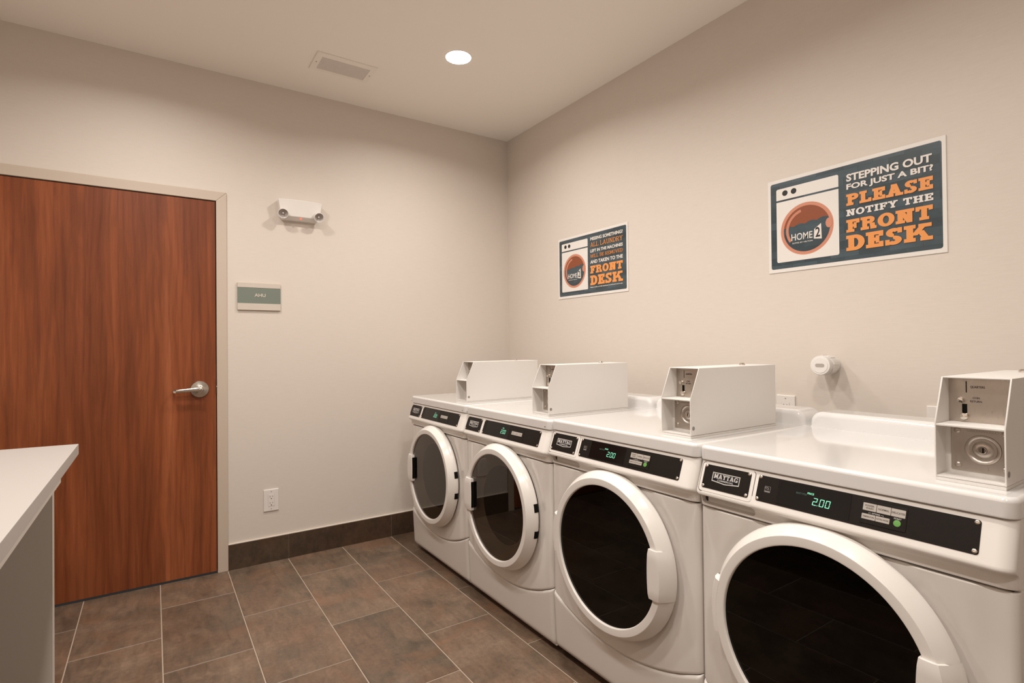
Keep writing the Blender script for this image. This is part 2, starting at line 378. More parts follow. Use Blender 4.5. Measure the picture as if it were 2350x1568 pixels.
# ================================================================== ROOM
bm = NB(); box(bm, XL, 0, YN, 0, -0.12, -0.0016)
floor = struct('floor', bm, 'grout', 'floor of large brown mottled tiles with thin pale grout lines')
TW, TL, TX0 = 0.308, 0.602, -1.8448
tile_cache = {}
def tile_mesh(wd, ln):
    k = (round(wd, 3), round(ln, 3))
    if k not in tile_cache:
        b_ = NB(); c = 0.0011
        lo = [b_.verts.new((sx*wd/2, sy*ln/2, z)) for z in (-0.008, -c) for sx, sy in ((-1,-1),(1,-1),(1,1),(-1,1))]
        hi = [b_.verts.new((sx*(wd/2-c), sy*(ln/2-c), 0)) for sx, sy in ((-1,-1),(1,-1),(1,1),(-1,1))]
        for i in range(4):
            j = (i+1) % 4
            b_.faces.new((lo[i], lo[j], lo[4+j], lo[4+i])); b_.faces.new((lo[4+i], lo[4+j], hi[j], hi[i]))
        b_.faces.new(hi); tile_cache[k] = mesh('tile', b_, 'floor_tile', 20)
    return tile_cache[k]
g = 0.0022
for k in range(-5, 6):
    x0 = max(TX0+k*TW, XL); x1 = min(TX0+(k+1)*TW, 0)
    if x1-x0 < 0.03: continue
    ys = [0.0]; y = -0.3145 if k % 2 else -0.6135
    while y > YN: ys.append(y); y -= TL
    ys.append(YN)
    for ya, yb in zip(ys, ys[1:]):
        o = obj('tile', tile_mesh(x1-x0-2*g, ya-yb-2*g), None, floor); o.location = ((x0+x1)/2, (ya+yb)/2, 0)

OX0, OX1, OZ = -2.865, -1.843, 2.0588       # door frame outer edges
bm = NB()
box(bm, OX1-0.02, 0, 0, 0.12, 0, H); box(bm, XL-0.1, OX0+0.02, 0, 0.12, 0, H); box(bm, OX0+0.02, OX1-0.02, 0, 0.12, OZ-0.02, H)
struct('wall_back', bm, 'wallpaper', 'tan wallpapered wall with the brown door and the exit lamp')
bm = NB(); box(bm, 0, 0.12, YN-0.1, 0.12, 0, H)
struct('wall_right', bm, 'wallpaper', 'tan wallpapered wall behind the row of machines')
bm = NB(); box(bm, XL-0.1, XL, YN-0.1, 0, 0, H)
struct('wall_left', bm, 'wallpaper', 'tan wallpapered wall behind the folding counter')
bm = NB(); box(bm, XL, 0, YN-0.1, YN, 0, H)
struct('wall_front', bm, 'wallpaper', 'tan wallpapered wall facing the brown door')
bm = NB(); box(bm, XL-0.1, 0.12, YN-0.1, 0.12, H, H+0.1)
struct('ceiling', bm, 'ceiling_paint', 'plain painted ceiling with air vent and downlight')

# tiled baseboards
def baseboard(name, label, f, a0, a1, first):
    bm = NB(); prism(bm, rect(a0, 0, a1, 0.1385), 0.0, 0.0082, f)
    o = struct(name, bm, 'grout_dark', label)
    xs = [a0]; x = first
    while x < a1-0.02: xs.append(x); x += 2*TW
    xs.append(a1)
    for p, q in zip(xs, xs[1:]):
        b_ = NB(); fs = prism(b_, rect(p+0.0015, 0.0015, q-0.0015, 0.137), 0.002, 0.0095, f); bevel_faces(b_, fs, 0.0008, 1)
        obj('tile', b_, 'base_tile', o)
    b_ = NB(); fs = prism(b_, rect(a0, 0.137, a1, 0.1425), 0.0, 0.0100, f); bevel_faces(b_, fs, 0.0015, 2)
    obj('edge_trim', b_, 'caulk', o)
baseboard('baseboard_back', 'dark brown tile baseboard with pale top edge beside the door', flat, -1.8425, -0.001, -1.533)
baseboard('baseboard_right', 'dark brown tile baseboard behind the machines', lambda u, v, w_: Vector((-w_, -u, v)), 0.012, -YN, 0.30)
baseboard('baseboard_left', 'dark brown tile baseboard under the folding counter', lambda u, v, w_: Vector((XL+w_, u, v)), YN, -0.001, -4.0)

bm = NB(); box(bm, -0.0026, -0.0002, -0.0026, -0.0002, 0.143, H-0.0005, 0.0006, 1)
struct('trim_1', bm, 'caulk', 'thin pale caulk line in the wall corner')

# door with frame
door = thing('door_1', 'reddish brown wood-grain door with lever handle in beige metal frame', None, (-2.354, 0, 0), kind='structure')
dx = 2.354
LX0, LX1, LZ = -2.811, -1.8972, 2.0055
fw = 0.0115
b_ = NB(); fs = prism(b_, [(-1.8935+dx, 0), (OX1+dx, 0), (OX1+dx, OZ), (-1.8935+dx, OZ-0.0505)], -0.10, fw); bevel_faces(b_, fs, 0.0022, 2)
obj('frame_jamb', b_, 'frame_paint', door)
b_ = NB(); fs = prism(b_, [(OX0+dx, 0), (-2.8145+dx, 0), (-2.8145+dx, OZ-0.0505), (OX0+dx, OZ)], -0.10, fw); bevel_faces(b_, fs, 0.0022, 2)
obj('frame_jamb', b_, 'frame_paint', door)
b_ = NB(); fs = prism(b_, [(-2.8145+dx, OZ-0.0503), (-1.8935+dx, OZ-0.0503), (OX1+dx-0.0004, OZ), (OX0+dx+0.0004, OZ)], -0.10, fw); bevel_faces(b_, fs, 0.0022, 2)
obj('frame_head', b_, 'frame_paint', door)
b_ = NB(); fs = prism(b_, rect(LX0+dx, 0.011, LX1+dx, LZ-0.002), -0.040, 0.005); bevel_faces(b_, fs, 0.0012, 1)
leaf = obj('door_leaf', b_, 'cherry_laminate', door)
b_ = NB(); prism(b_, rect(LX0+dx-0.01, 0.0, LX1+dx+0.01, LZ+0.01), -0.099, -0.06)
obj('gap_shade_backing', b_, 'dark_void', door)  # black sheet added behind the leaf to keep its gap dark
b_ = NB(); prism(b_, rect(-1.8968+dx, 0.965, -1.8930+dx, 1.045), -0.03, 0.0119)
obj('strike_plate', b_, 'gap_shade_and_plate', door)
b_ = NB(); prism(b_, rect(-1.8966+dx, 1.000, -1.8932+dx, 1.009), -0.01, 0.0124)
obj('latch_bolt', b_, 'satin_nickel', door)
hx, hz = -1.974+dx, 0.993
b_ = NB(); lathe(b_, (hx, hz), [(0.0005, 0.0005), (0.0445, 0.005), (0.0445, 0.0085), (0.042, 0.0125), (0.036, 0.0135), (0.022, 0.0155), (0.018, 0.018), (0.016, 0.030), (0.0, 0.031)], 40)
rose = obj('handle_rose', b_, 'satin_nickel', door, label='round satin nickel rose of the lever handle')
b_ = NB()
rows = []
for px, hw, wd, cz in ((0.016, 0.007, 0.040, 0.0), (0.012, 0.0105, 0.052, 0.001), (0.0, 0.0125, 0.056, 0.002), (-0.02, 0.0112, 0.056, 0.001), (-0.06, 0.0098, 0.054, -0.001), (-0.095, 0.0092, 0.053, -0.003), (-0.108, 0.009, 0.050, -0.004), (-0.115, 0.0085, 0.043, -0.004), (-0.117, 0.008, 0.034, -0.004), (-0.117, 0.0075, 0.024, -0.004)):
    th = 0.011 if px > -0.1 else (0.013 if px > -0.112 else 0.018)
    ring = []
    for i in range(10):
        a = 2*PI*i/10
        ring.append(flat(hx+px+ (0.006*math.sin(a) if px < -0.11 else 0), hz+cz+hw*math.copysign(abs(math.cos(a))**0.6, math.cos(a)), wd-th*0.5+ (th*0.5*math.sin(a) if px >= -0.11 else 0)))
    ring.append(ring[0]); rows.append(ring)
grid(b_, rows); bmesh.ops.remove_doubles(b_, verts=b_.verts, dist=1e-5)
for e0 in (rows[0], rows[-1]):
    c = sum(e0[:-1], Vector())/10; vv = [min(b_.verts, key=lambda q: (q.co-p).length) for p in e0[:-1]]; cv = b_.verts.new(c)
    for i in range(10):
        try: b_.faces.new((vv[i], vv[(i+1) % 10], cv))
        except ValueError: pass
bmesh.ops.recalc_face_normals(b_, faces=b_.faces)
obj('lever', b_, 'satin_nickel', door, ang=50)
b_ = NB(); lathe(b_, (hx+0.004, hz), [(0.0085, 0.045), (0.0085, 0.0575), (0.007, 0.0585), (0.0, 0.0585)], 20); obj('lock_cylinder', b_, 'chrome', door)
b_ = NB(); prism(b_, rect(hx+0.0032, hz-0.0045, hx+0.0048, hz+0.0045), 0.0583, 0.0588); obj('keyhole', b_, 'dark_void', door)

# ================================================================== MACHINES
SL = (-0.3487, -0.9372)                       # console slope (depth, height)
def con(X, s, n):                              # console frame: X along, s down the slope, n out
    return Vector((X-MW/2, 0.0043+s*SL[0]-0.9372*n, 0.873+s*SL[1]+0.3487*n))
def cf(u, v, w_): return con(u, -v, w_)        # v is up: v = -s
def ml(u, v, w_): return Vector((u-MW/2, -w_, v))   # machine frame from its left edge
CX, CZ = 0.343, 0.5095
def edge_round(X, flatw=0.07, step=0.005, r=0.016):
    d = min(X-0.003, 0.683-X); y = 0.0
    if d < flatw:
        t = min(1, (flatw-d)/0.03); y += step*t*t*(3-2*t)
    if d < r: y += r-math.sqrt(max(0, r*r-(r-d)**2))
    return y
def zk(X): return 0.176+0.085*((X-0.338)/0.343)**2
def xs_samples():
    a = [0.003, 0.0035, 0.005, 0.008, 0.013, 0.019, 0.028, 0.038, 0.048, 0.06, 0.073]
    mid = [0.073+(0.54)*(i/56) for i in range(1, 56)]
    return a+mid+[0.686-q for q in a[::-1]]
def sstep(a, b, x): t = max(0, min(1, (x-a)/(b-a))); return t*t*(3-2*t)

PARTS = {}
def part(key, build, mat, ang=35):
    if key not in PARTS: b_ = NB(); build(b_); PARTS[key] = mesh(key.split('|')[0], b_, mat, ang)
    return PARTS[key]

def b_body(b_): box(b_, 0.0035-MW/2, 0.6825-MW/2, 0.022, 0.69, 0.03, 0.884, 0.004, 1)
def b_lid(b_):
    r = 0.024; pts = rrect(0.001, 0.0, 0.685, 0.70, r, 6)
    fs = prism(b_, pts, 0, 1, lambda u, v, w_: Vector((u-MW/2, v, 0.8795+w_*0.0405)))
    top = [e for e in fs[0].edges]; bot = [e for e in fs[1].edges]
    bmesh.ops.bevel(b_, geom=top, offset=0.0105, segments=5, affect='EDGES', profile=0.5)
    bot = [e for e in b_.edges if all(abs(v.co.z-0.8795) < 1e-5 for v in e.verts)]
    bmesh.ops.bevel(b_, geom=bot, offset=0.004, segments=2, affect='EDGES', profile=0.5)
def b_hump(b_):
    x0, x1, z0, z1, r = 0.010, 0.676, 0.918, 0.972, 0.038
    pts = [(x0-0.004, z0), (x1+0.004, z0), (x1, z0+0.008)]+[(x1-r+r*math.cos(math.radians(a)), z1-r+r*math.sin(math.radians(a))) for a in range(0, 91, 10)]
    pts += [(x0+r+r*math.cos(math.radians(a)), z1-r+r*math.sin(math.radians(a))) for a in range(90, 181, 10)]+[(x0, z0+0.008)]
    fs = prism(b_, pts, 0, 1, lambda u, v, w_: Vector((u-MW/2, 0.70-w_*0.115, v)))
    es = [e for e in fs[0].edges if not all(abs(v.co.z-z0) < 1e-6 for v in e.verts)]
    bmesh.ops.bevel(b_, geom=es, offset=0.018, segments=5, affect='EDGES', profile=0.5)
def b_front(b_):
    X = xs_samples(); rows = []; NT = 46
    for j in range(NT+1):
        t = j/NT; row = []
        for x in X:
            lo = zk(x)+0.0008; hi = 0.7475
            tt = (0, 0.004, 0.009, 0.016)[j] if j < 4 else ((0.992, 0.9965, 1.0)[j-NT+2] if j > NT-3 else t)
            z = lo+(hi-lo)*tt; rr = math.hypot(x-CX, z-CZ)
            y = -0.001+edge_round(x)+0.006*(1-sstep(0.284, 0.300, rr))
            if z-lo < 0.012: y += 0.004*(1-(z-lo)/0.012)**2
            if hi-z < 0.004: y += 0.003*(1-(hi-z)/0.004)**2
            row.append(Vector((x-MW/2, y, z)))
        rows.append(row)
    # thickness at the top and bottom edges
    rows.insert(0, [Vector((p.x, 0.03, p.z)) for p in rows[0]]); rows.append([Vector((p.x, 0.03, p.z)) for p in rows[-1]])
    rows = [[Vector((r[0].x, 0.03, r[0].z))]+r+[Vector((r[-1].x, 0.03, r[-1].z))] for r in rows]
    grid(b_, rows)
def b_kick(b_):
    X = xs_samples(); rows = []
    zs = [0, 0.004, 0.01, 0.02, 0.03]
    for j in range(0, 24):
        row = []
        for x in X:
            hi = zk(x)-0.002; lo = 0.034
            if j < 6: z = lo+(0, 0.002, 0.006, 0.012, 0.02, 0.03)[j]
            elif j >= 18: z = hi-(0.012, 0.008, 0.005, 0.0025, 0.0008, 0)[j-18]
            else: z = lo+0.03+(hi-0.012-lo-0.03)*(j-5)/13
            y = 0.006+(0.226-z)*0.05+edge_round(x, 0.02, 0.001, 0.014)-0.005
            d = hi-z
            if d < 0.012: y += 0.011-math.sqrt(max(0, 0.012**2-(0.012-d)**2))*0.011/0.012
            d = z-lo
            if d < 0.022: y += 0.020-math.sqrt(max(0, 0.022**2-(0.022-d)**2))*0.020/0.022
            row.append(Vector((x-MW/2, y, z)))
        rows.append(row)
    rows.insert(0, [Vector((p.x, 0.05, p.z)) for p in rows[0]]); rows.append([Vector((p.x, 0.05, p.z)) for p in rows[-1]])
    rows = [[Vector((r[0].x, 0.05, r[0].z))]+r+[Vector((r[-1].x, 0.05, r[-1].z))] for r in rows]
    grid(b_, rows)
def b_feet_one(b_): lathe(b_, (0, 0), [(0.0, 0.0), (0.022, 0.0), (0.022, 0.010), (0.010, 0.012), (0.010, 0.032), (0.0, 0.032)], 14, lambda u, v, w_: Vector((u, v, w_)))
PROF = [(0.02, 0.8785), (0.0075, 0.8782), (0.0045, 0.8760), (0.0043, 0.873), (-0.0240, 0.7975), (-0.0255, 0.7925), (-0.0245, 0.7882), (-0.0205, 0.7848), (-0.0135, 0.7808), (-0.0078, 0.7765), (-0.0057, 0.7710), (-0.0049, 0.7605), (-0.0045, 0.7570), (-0.0032, 0.7535), (0.0, 0.7522), (0.03, 0.7522)]
POCKET = {7: (-0.0205, 0.7855), 8: (-0.0130, 0.7862), 9: (0.012, 0.7855), 10: (0.012, 0.7620), 11: (-0.0046, 0.7602)}
def b_console_w(b_): b_console(b_, True)
def b_console(b_, pocket=False):
    X = [0.003, 0.0033, 0.0045, 0.0065, 0.0095, 0.014, 0.019, 0.025, 0.03]+[0.03+0.626*i/30 for i in range(1, 30)]+[0.686-q for q in (0.03, 0.025, 0.019, 0.014, 0.0095, 0.0065, 0.0045, 0.0033, 0.003)]
    if pocket: X = sorted(set(X+[0.0150, 0.0152, 0.0165, 0.0185, 0.021, 0.024, 0.168, 0.171, 0.1735, 0.1755, 0.1772, 0.1775]))
    rows = []
    for x in X:
        d = min(x-0.003, 0.683-x); rr = 0.027; k = 0.0
        PR = list(PROF)
        if pocket and 0.0151 < x < 0.1774:
            e = min(1.0, min(x-0.0150, 0.1776-x)/0.009); e = math.sqrt(max(0, 1-(1-e)**2)); up_ = (1-e)*0.010
            for i_, (py, pz) in POCKET.items(): PR[i_] = (py, pz+(up_ if i_ >= 10 else 0))
        if d < rr: k = 1-math.sqrt(max(0, rr*rr-(rr-d)**2))/rr
        rows.append([Vector((x-MW/2, y+k*(0.020 if y < 0.015 else 0.0), z+k*(0.0015 if z > 0.87 else 0))) for y, z in PR])
    rows = [[Vector((rows[0][i].x, 0.03, rows[0][i].z)) for i in range(len(PROF))]]+rows+[[Vector((rows[-1][i].x, 0.03, rows[-1][i].z)) for i in range(len(PROF))]]
    grid(b_, [r[::-1] for r in rows])
    bmesh.ops.recalc_face_normals(b_, faces=b_.faces)
def plate(x0, x1, s0=0.0046, s1=0.0695, r=0.0055, n0=-0.001, n1=0.0012):
    def f_(b_): fs = prism(b_, rrect(x0, -s1, x1, -s0, r), n0, n1, cf); bevel_faces(b_, fs[:1], 0.0003, 1)
    return f_
def b_screw(b_):
    lathe(b_, (0, 0), [(0.0044, 0.0), (0.0044, 0.0007), (0.0034, 0.0016), (0.0019, 0.0018), (0.0017, 0.0009), (0.0, 0.0009)], 16, lambda u, v, w_: Vector((u, -w_, v)))
def frame_ring(b_, x0, x1, s0, s1, t, r, n1, f=cf):
    A = rrect(x0, -s1, x1, -s0, r); B = rrect(x0+t, -s1+t, x1-t, -s0-t, max(r-t, 0.0003))
    for i in range(len(A)):
        j = (i+1) % len(A); b_.faces.new([b_.verts.new(f(p[0], p[1], n1)) for p in (A[i], A[j], B[j], B[i])])
def b_badge_frame(b_):   # pennant-shaped nameplate outline
    x0, x1, t0, t1 = 0.0545, 0.1375, -0.0222, -0.0470
    n = 12; out = []; inn = []
    def outline(i, lo, hi, sag):
        p = [(i[0], lo), ]
        return p
    def shape(x0, x1, top, bot, sag):
        return [(x0, top), (x0, bot)]+[(x0+(x1-x0)*k/n, bot-sag*(1-abs(2*k/n-1))) for k in range(1, n)]+[(x1, bot), (x1, top)]
    A = shape(x0, x1, t0, t1, 0.0042); B = shape(x0+0.0024, x1-0.0024, t0-0.0022, t1+0.0024, 0.0042)
    for i in range(len(A)):
        j = (i+1) % len(A); b_.faces.new([b_.verts.new(cf(*p, 0.00145)) for p in (A[i], A[j], B[j], B[i])])
def b_badge_field(b_):
    n = 12; x0, x1, t0, t1 = 0.0565, 0.1355, -0.0240, -0.0450
    poly(b_, [(x0, t0), (x0, t1)]+[(x0+(x1-x0)*k/n, t1-0.0042*(1-abs(2*k/n-1))) for k in range(1, n)]+[(x1, t1), (x1, t0)], 0.00135, cf)
def b_badge_text(b_):
    put_text(b_, slab('MAYTAG', 0.24, 0.14, 0.03), 0.0595, -0.0382, 0.1325, -0.0258, 0.00160, cf, slabby=True)
    put_text(b_, sans('COMMERCIAL', 0.015), 0.0715, -0.0452, 0.1205, -0.0402, 0.00160, cf)
def seg7(b_, ch, x, y, w_, h, t, n):
    S = {'2': 'abged', '0': 'abcdef'}[ch]; sk = 0.12*h
    def q(x0, y0, x1, y1):
        pts = [(x0, y0), (x1, y0), (x1, y1), (x0, y1)]; poly(b_, [(a+sk*(b-y)/h, b) for a, b in pts], n, cf)
    g_ = t*0.35; m = y+h/2
    for s in S:
        if s == 'a': q(x+g_, y+h-t, x+w_-g_, y+h)
        if s == 'd': q(x+g_, y, x+w_-g_, y+t)
        if s == 'g': q(x+g_, m-t/2, x+w_-g_, m+t/2)
        if s == 'b': q(x+w_-t, m+g_, x+w_, y+h-g_)
        if s == 'c': q(x+w_-t, y+g_, x+w_, m-g_)
        if s == 'f': q(x, m+g_, x+t, y+h-g_)
        if s == 'e': q(x, y+g_, x+t, m-g_)
def b_digits(x0):
    def f_(b_):
        for ch, x in (('2', x0), ('0', x0+0.0153), ('0', x0+0.0285)): seg7(b_, ch, x, -0.0492, 0.0098, 0.0172, 0.00165, 0.0021)
        poly(b_, rect(x0+0.0112, -0.0492, x0+0.0129, -0.0475), 0.0021, cf)
    return f_
def b_ring(b_):
    lathe(b_, (CX, CZ), [(0.255, -0.004), (0.264, 0.003), (0.2705, 0.0085), (0.2722, 0.0135), (0.2710, 0.0220), (0.2660, 0.0325), (0.2518, 0.0545), (0.2500, 0.0563), (0.2485, 0.0567), (0.2310, 0.0565), (0.2280, 0.0555), (0.2265, 0.0530), (0.2262, 0.0430)], 96, ml)
def b_gap_shade(b_): lathe(b_, (CX, CZ), [(0.2585, -0.012), (0.2585, 0.008)], 64, ml)  # dark band that paints the shaded gap behind the rim
def b_glass(b_): poly(b_, circle(CX, CZ, 0.2263, 72), 0.0475, ml)
def b_bowl(b_): lathe(b_, (CX, CZ), [(0.2258, 0.0465), (0.2200, 0.0430), (0.1780, 0.0060), (0.1720, 0.0035)], 64, ml)
def b_bowl_disc(b_): poly(b_, circle(CX, CZ, 0.1740, 48), 0.0035, ml)
def b_handle(mir, u_in, z0, z1):
    def f_(b_):
        rows = []; n = 10
        a1 = math.asin((z1-CZ)/0.272); a0 = math.asin((z0-CZ)/0.272)
        for i in range(n+1):
            a = a0+(a1-a0)*i/n; z = CZ+0.2722*math.sin(a); ue = CX+0.2722*math.cos(a)
            bow = 0.004*(1-(2*i/n-1)**2)
            up = 0.0 if 0 < i < n else -0.003
            us = [(u_in-bow, 0.040), (u_in-bow, 0.0625+up), (u_in-bow+0.003, 0.0655+up), (CX+0.240*math.cos(a), 0.0665+up), (CX+0.2515*math.cos(a), 0.0640+up), (CX+0.264*math.cos(a), 0.0470+up), (CX+0.2735*math.cos(a), 0.0250+up), (CX+0.2738*math.cos(a), 0.012)]
            if i in (0, n):
                zz = CZ+(z-CZ); rows_edge = [ml(mir(u), zz, 0.012 if k in (0, 7) else min(w_, 0.03 if k > 5 else 0.045)) for k, (u, w_) in enumerate(us)]
            row = [ml(mir(u), z, w_) for u, w_ in us]
            if i == 0: rows.append(rows_edge)
            rows.append(row)
            if i == n: rows.append(rows_edge)
        grid(b_, rows); bmesh.ops.recalc_face_normals(b_, faces=b_.faces)
    return f_
def b_hinge_patch(aa, bb, mir):
    def f_(b_):
        rows = []
        for i in range(5):
            a = math.radians(aa+(bb-aa)*i/4)
            rows.append([ml(mir(CX+r*math.cos(a)), CZ+r*math.sin(a), w_) for r, w_ in ((0.2700, 0.0060), (0.2722, 0.0085), (0.2735, 0.0130), (0.2725, 0.0215), (0.2705, 0.0262), (0.2690, 0.0262))])
        grid(b_, rows); bmesh.ops.recalc_face_normals(b_, faces=b_.faces)
    return f_
ident = lambda u: u
mirr = lambda u: MW-u

def machine(k, kind, name, label, group):
    dz = 0.0 if kind == 'w' else -0.0065
    t = thing(name, label, 'washer' if kind == 'w' else 'dryer', (-D, Y0-(k+0.5)*MW, 0), -PI/2, group)
    def add(pname, key, build, mat, parent=t, ang=35, lab=None):
        o = obj(pname, part(key, build, mat, ang), None, parent, label=lab)
        if parent is t: o.location = (0, 0, dz)
        return o
    add('cabinet', 'cabinet', b_body, 'white_enamel')
    add('top_panel', 'top_panel', b_lid, 'lid_enamel')
    add('rear_ledge', 'rear_ledge', b_hump, 'lid_enamel')
    add('front_panel', 'front_panel', b_front, 'white_enamel', ang=50)
    add('lower_panel', 'lower_panel', b_kick, 'white_enamel', ang=50)
    for fx in (0.06, 0.626):
        for fy in (0.09, 0.62):
            o = obj('foot', part('foot', b_feet_one, 'rubber'), None, t); o.location = (fx-MW/2, fy, 0)
    add('panel_gap_shade', 'panel_gap_shade', lambda b_: box(b_, 0.012-MW/2, 0.674-MW/2, 0.0125, 0.0215, 0.15, 0.878), 'gap_shade_and_plate')  # dark sheet behind the panels, standing in for shade in their seams
    add('console', 'console|'+kind, b_console_w if kind == 'w' else b_console, 'white_plastic', ang=40)
    if kind == 'w':
        def b_drawer(b_):
            fs = prism(b_, rrect(0.0175, -0.0795, 0.1765, 0.0008, 0.009), -0.004, 0.0010, cf); bevel_faces(b_, fs[:1], 0.0016, 3)
        def b_dgap(b_): prism(b_, rrect(0.0162, -0.0808, 0.1778, 0.0021, 0.0102), -0.004, 0.00015, cf)
        dr = add('detergent_drawer', 'detergent_drawer', b_drawer, 'white_plastic')
        gp = add('drawer_gap', 'drawer_gap', b_dgap, 'gap_shade_and_plate')
    s0, s1 = 0.0046, 0.0695
    base_n = 0.0012 if kind == 'w' else 0.0
    np_ = add('name_plate', 'name_plate|'+kind, plate(0.0262, 0.1665, s0, s1, 0.0055, 0.0, 0.0012), 'black_plate', lab='black plate with silver badge')
    if kind == 'w': np_.location = (0, -0.0010*0.9372, 0.0010*0.3487)
    for nm, bf, mt in (('badge_field', b_badge_field, 'print_navy'), ('badge_border', b_badge_frame, 'print_silver'), ('lettering', b_badge_text, 'print_silver')):
        add(nm, nm, bf, mt, np_)
    def screws(par, pts):
        for X, s in pts:
            o = obj('screw', part('screw', b_screw, 'chrome'), None, par); o.location = con(X, s, 0.0012); o.rotation_euler = (-math.atan2(0.3487, 0.9372), 0, 0)
    screws(np_, ((0.0312, 0.0090), (0.1612, 0.0090), (0.0308, 0.0640), (0.1608, 0.0640)))
    p2r = 0.633 if kind == 'w' else 0.628
    cp = add('control_panel', 'control_panel|'+kind, plate(0.1868, p2r, s0, s1, 0.0055, 0.0, 0.0012), 'black_plate', lab='long black control panel with green display')
    screws(cp, ((0.1920, 0.0090), (0.1916, 0.0640), (p2r-0.006, 0.0095), (p2r-0.006, 0.0630)))
    if kind == 'w':
        def b_disp(b_): fs = prism(b_, rrect(0.2412, -0.0648, 0.4080, -0.0066, 0.002), 0.001, 0.0019, cf); bevel_faces(b_, fs[:1], 0.0004, 1)
        add('display', 'display|w', b_disp, 'display_glass', cp)
        add('digits', 'digits|w', b_digits(0.3262), 'led_green', cp)
        add('price_mark', 'price_mark', lambda b_: put_text(b_, sans('PRICE', 0.02), 0.3125, -0.0268, 0.3275, -0.0222, 0.0021, cf), 'led_green', cp)
        add('cycle_mark', 'cycle_mark', lambda b_: put_text(b_, sans('SELECT CYCLE', 0.02), 0.2862, -0.0305, 0.3112, -0.0265, 0.0021, cf), 'led_dim', cp)
        add('keypad', 'keypad|w', lambda b_: bevel_faces(b_, prism(b_, rrect(0.4286, -0.0612, 0.5158, -0.0126, 0.003), 0.001, 0.0022, cf)[:1], 0.0008, 2), 'black_plate', cp)
        for i, (a, c, s_a, s_b, tx) in enumerate(((0.4328, 0.4588, 0.0172, 0.0334, ('POWER', 'WASH')), (0.4596, 0.4858, 0.0172, 0.0334, ('NORMAL',)), (0.4866, 0.5126, 0.0172, 0.0334, ('DELICATES',)), (0.4324, 0.4588, 0.0404, 0.0518, ('TEMPERATURE',)), (0.4596, 0.4856, 0.0404, 0.0518, ('EXTRA RINSE',)))):
            add('button', 'button|w%d' % i, lambda b_, a=a, c=c, p=s_a, q=s_b: bevel_faces(b_, prism(b_, rrect(a, -q, c, -p, 0.0008), 0.002, 0.0027, cf)[:1], 0.0002, 1), 'key_grey', cp)
            def b_t(b_, a=a, c=c, p=s_a, q=s_b, tx=tx):
                m = (a+c)/2; hw = {('POWER', 'WASH'): 0.0088, ('NORMAL',): 0.0102, ('DELICATES',): 0.0120}.get(tx, 0.0112)
                if len(tx) == 2:
                    put_text(b_, sans(tx[0], 0.02), m-hw, -(p+0.0074), m+hw, -(p+0.0036), 0.0028, cf); put_text(b_, sans(tx[1], 0.02), m-hw*0.85, -(p+0.0128), m+hw*0.85, -(p+0.0090), 0.0028, cf)
                else:
                    h = 0.0040 if i < 3 else 0.0030; c2 = -(p+q)/2; put_text(b_, sans(tx[0], 0.02), m-hw, c2-h/2, m+hw, c2+h/2, 0.0028, cf)
            add('button_lettering', 'button_lettering|w%d' % i, b_t, 'print_dark', cp)
        add('start_button', 'start_button', lambda b_: lathe(b_, (0.4995, -0.0462), [(0.0068, 0.002), (0.0068, 0.0030), (0.0060, 0.0034), (0.0, 0.0034)], 24, cf), 'start_green', cp)
        def b_kt(b_):
            put_text(b_, sans('START', 0.02), 0.4925, -0.0385, 0.5065, -0.0352, 0.0024, cf); put_text(b_, sans('OPTIONS', 0.02), 0.4515, -0.0388, 0.4668, -0.0358, 0.0024, cf)
            for a, c in ((0.445, 0.4500), (0.4685, 0.4735)): poly(b_, rect(a, -0.0376, c, -0.0370), 0.0024, cf)
            poly(b_, rect(0.445, -0.0390, 0.4456, -0.0370), 0.0024, cf); poly(b_, rect(0.4729, -0.0390, 0.4735, -0.0370), 0.0024, cf)
        add('keypad_lettering', 'keypad_lettering', b_kt, 'print_silver', cp)
        def b_es(b_):
            x0, x1, a, c = 0.2070, 0.2220, -0.0292, -0.0442
            frame_ring(b_, x0, x1, 0.0292, 0.0442, 0.0007, 0.0006, 0.0014)
            poly(b_, rect(x0+0.0012, c+0.0011, x1-0.0012, c+0.0038), 0.0014, cf)
            for q in _arc(0.2120, -0.0375, 0.0070, 0.0064, 20, 150, 0.0016, 0.0014, 10): poly(b_, q, 0.0014, cf)
            for q in _st([(0.2090, -0.0372), (0.2115, -0.0352), (0.2140, -0.0365), (0.2165, -0.0376), (0.2190, -0.0370)], 0.0012): poly(b_, q, 0.00145, cf)
        add('efficiency_mark', 'efficiency_mark', b_es, 'print_grey' if k == 2 else 'print_silver', cp)
    else:
        def b_disp(b_): fs = prism(b_, rrect(0.215, -0.0690, 0.4060, -0.0055, 0.002), 0.001, 0.0019, cf); bevel_faces(b_, fs[:1], 0.0005, 1)
        add('display', 'display|d', b_disp, 'display_glass', cp)
        add('digits', 'digits|d', b_digits(0.3400), 'led_green', cp)
        add('price_mark', 'price_mark|d', lambda b_: put_text(b_, sans('PRICE', 0.02), 0.3490, -0.0270, 0.3620, -0.0232, 0.0021, cf), 'led_green', cp)
        add('keypad', 'keypad|d', lambda b_: bevel_faces(b_, prism(b_, rrect(0.4200, -0.0640, 0.5160, -0.0120, 0.003), 0.001, 0.0020, cf)[:1], 0.0006, 2), 'black_plate', cp)
        for i in range(3):
            a = 0.4262+i*0.0262
            add('button', 'button|d%d' % i, lambda b_, a=a: bevel_faces(b_, prism(b_, rrect(a, -0.0440, a+0.0256, -0.0290, 0.0008), 0.0018, 0.0026, cf)[:1], 0.0002, 1), 'key_grey', cp)
            def b_t(b_, a=a):
                for j, (p, q) in enumerate(((0.006, 0.0196), (0.005, 0.0206))): poly(b_, rect(a+p, -0.0361-0.0044*j, a+q, -0.0342-0.0044*j), 0.0027, cf)
            add('button_lettering', 'button_lettering|d%d' % i, b_t, 'print_grey', cp)
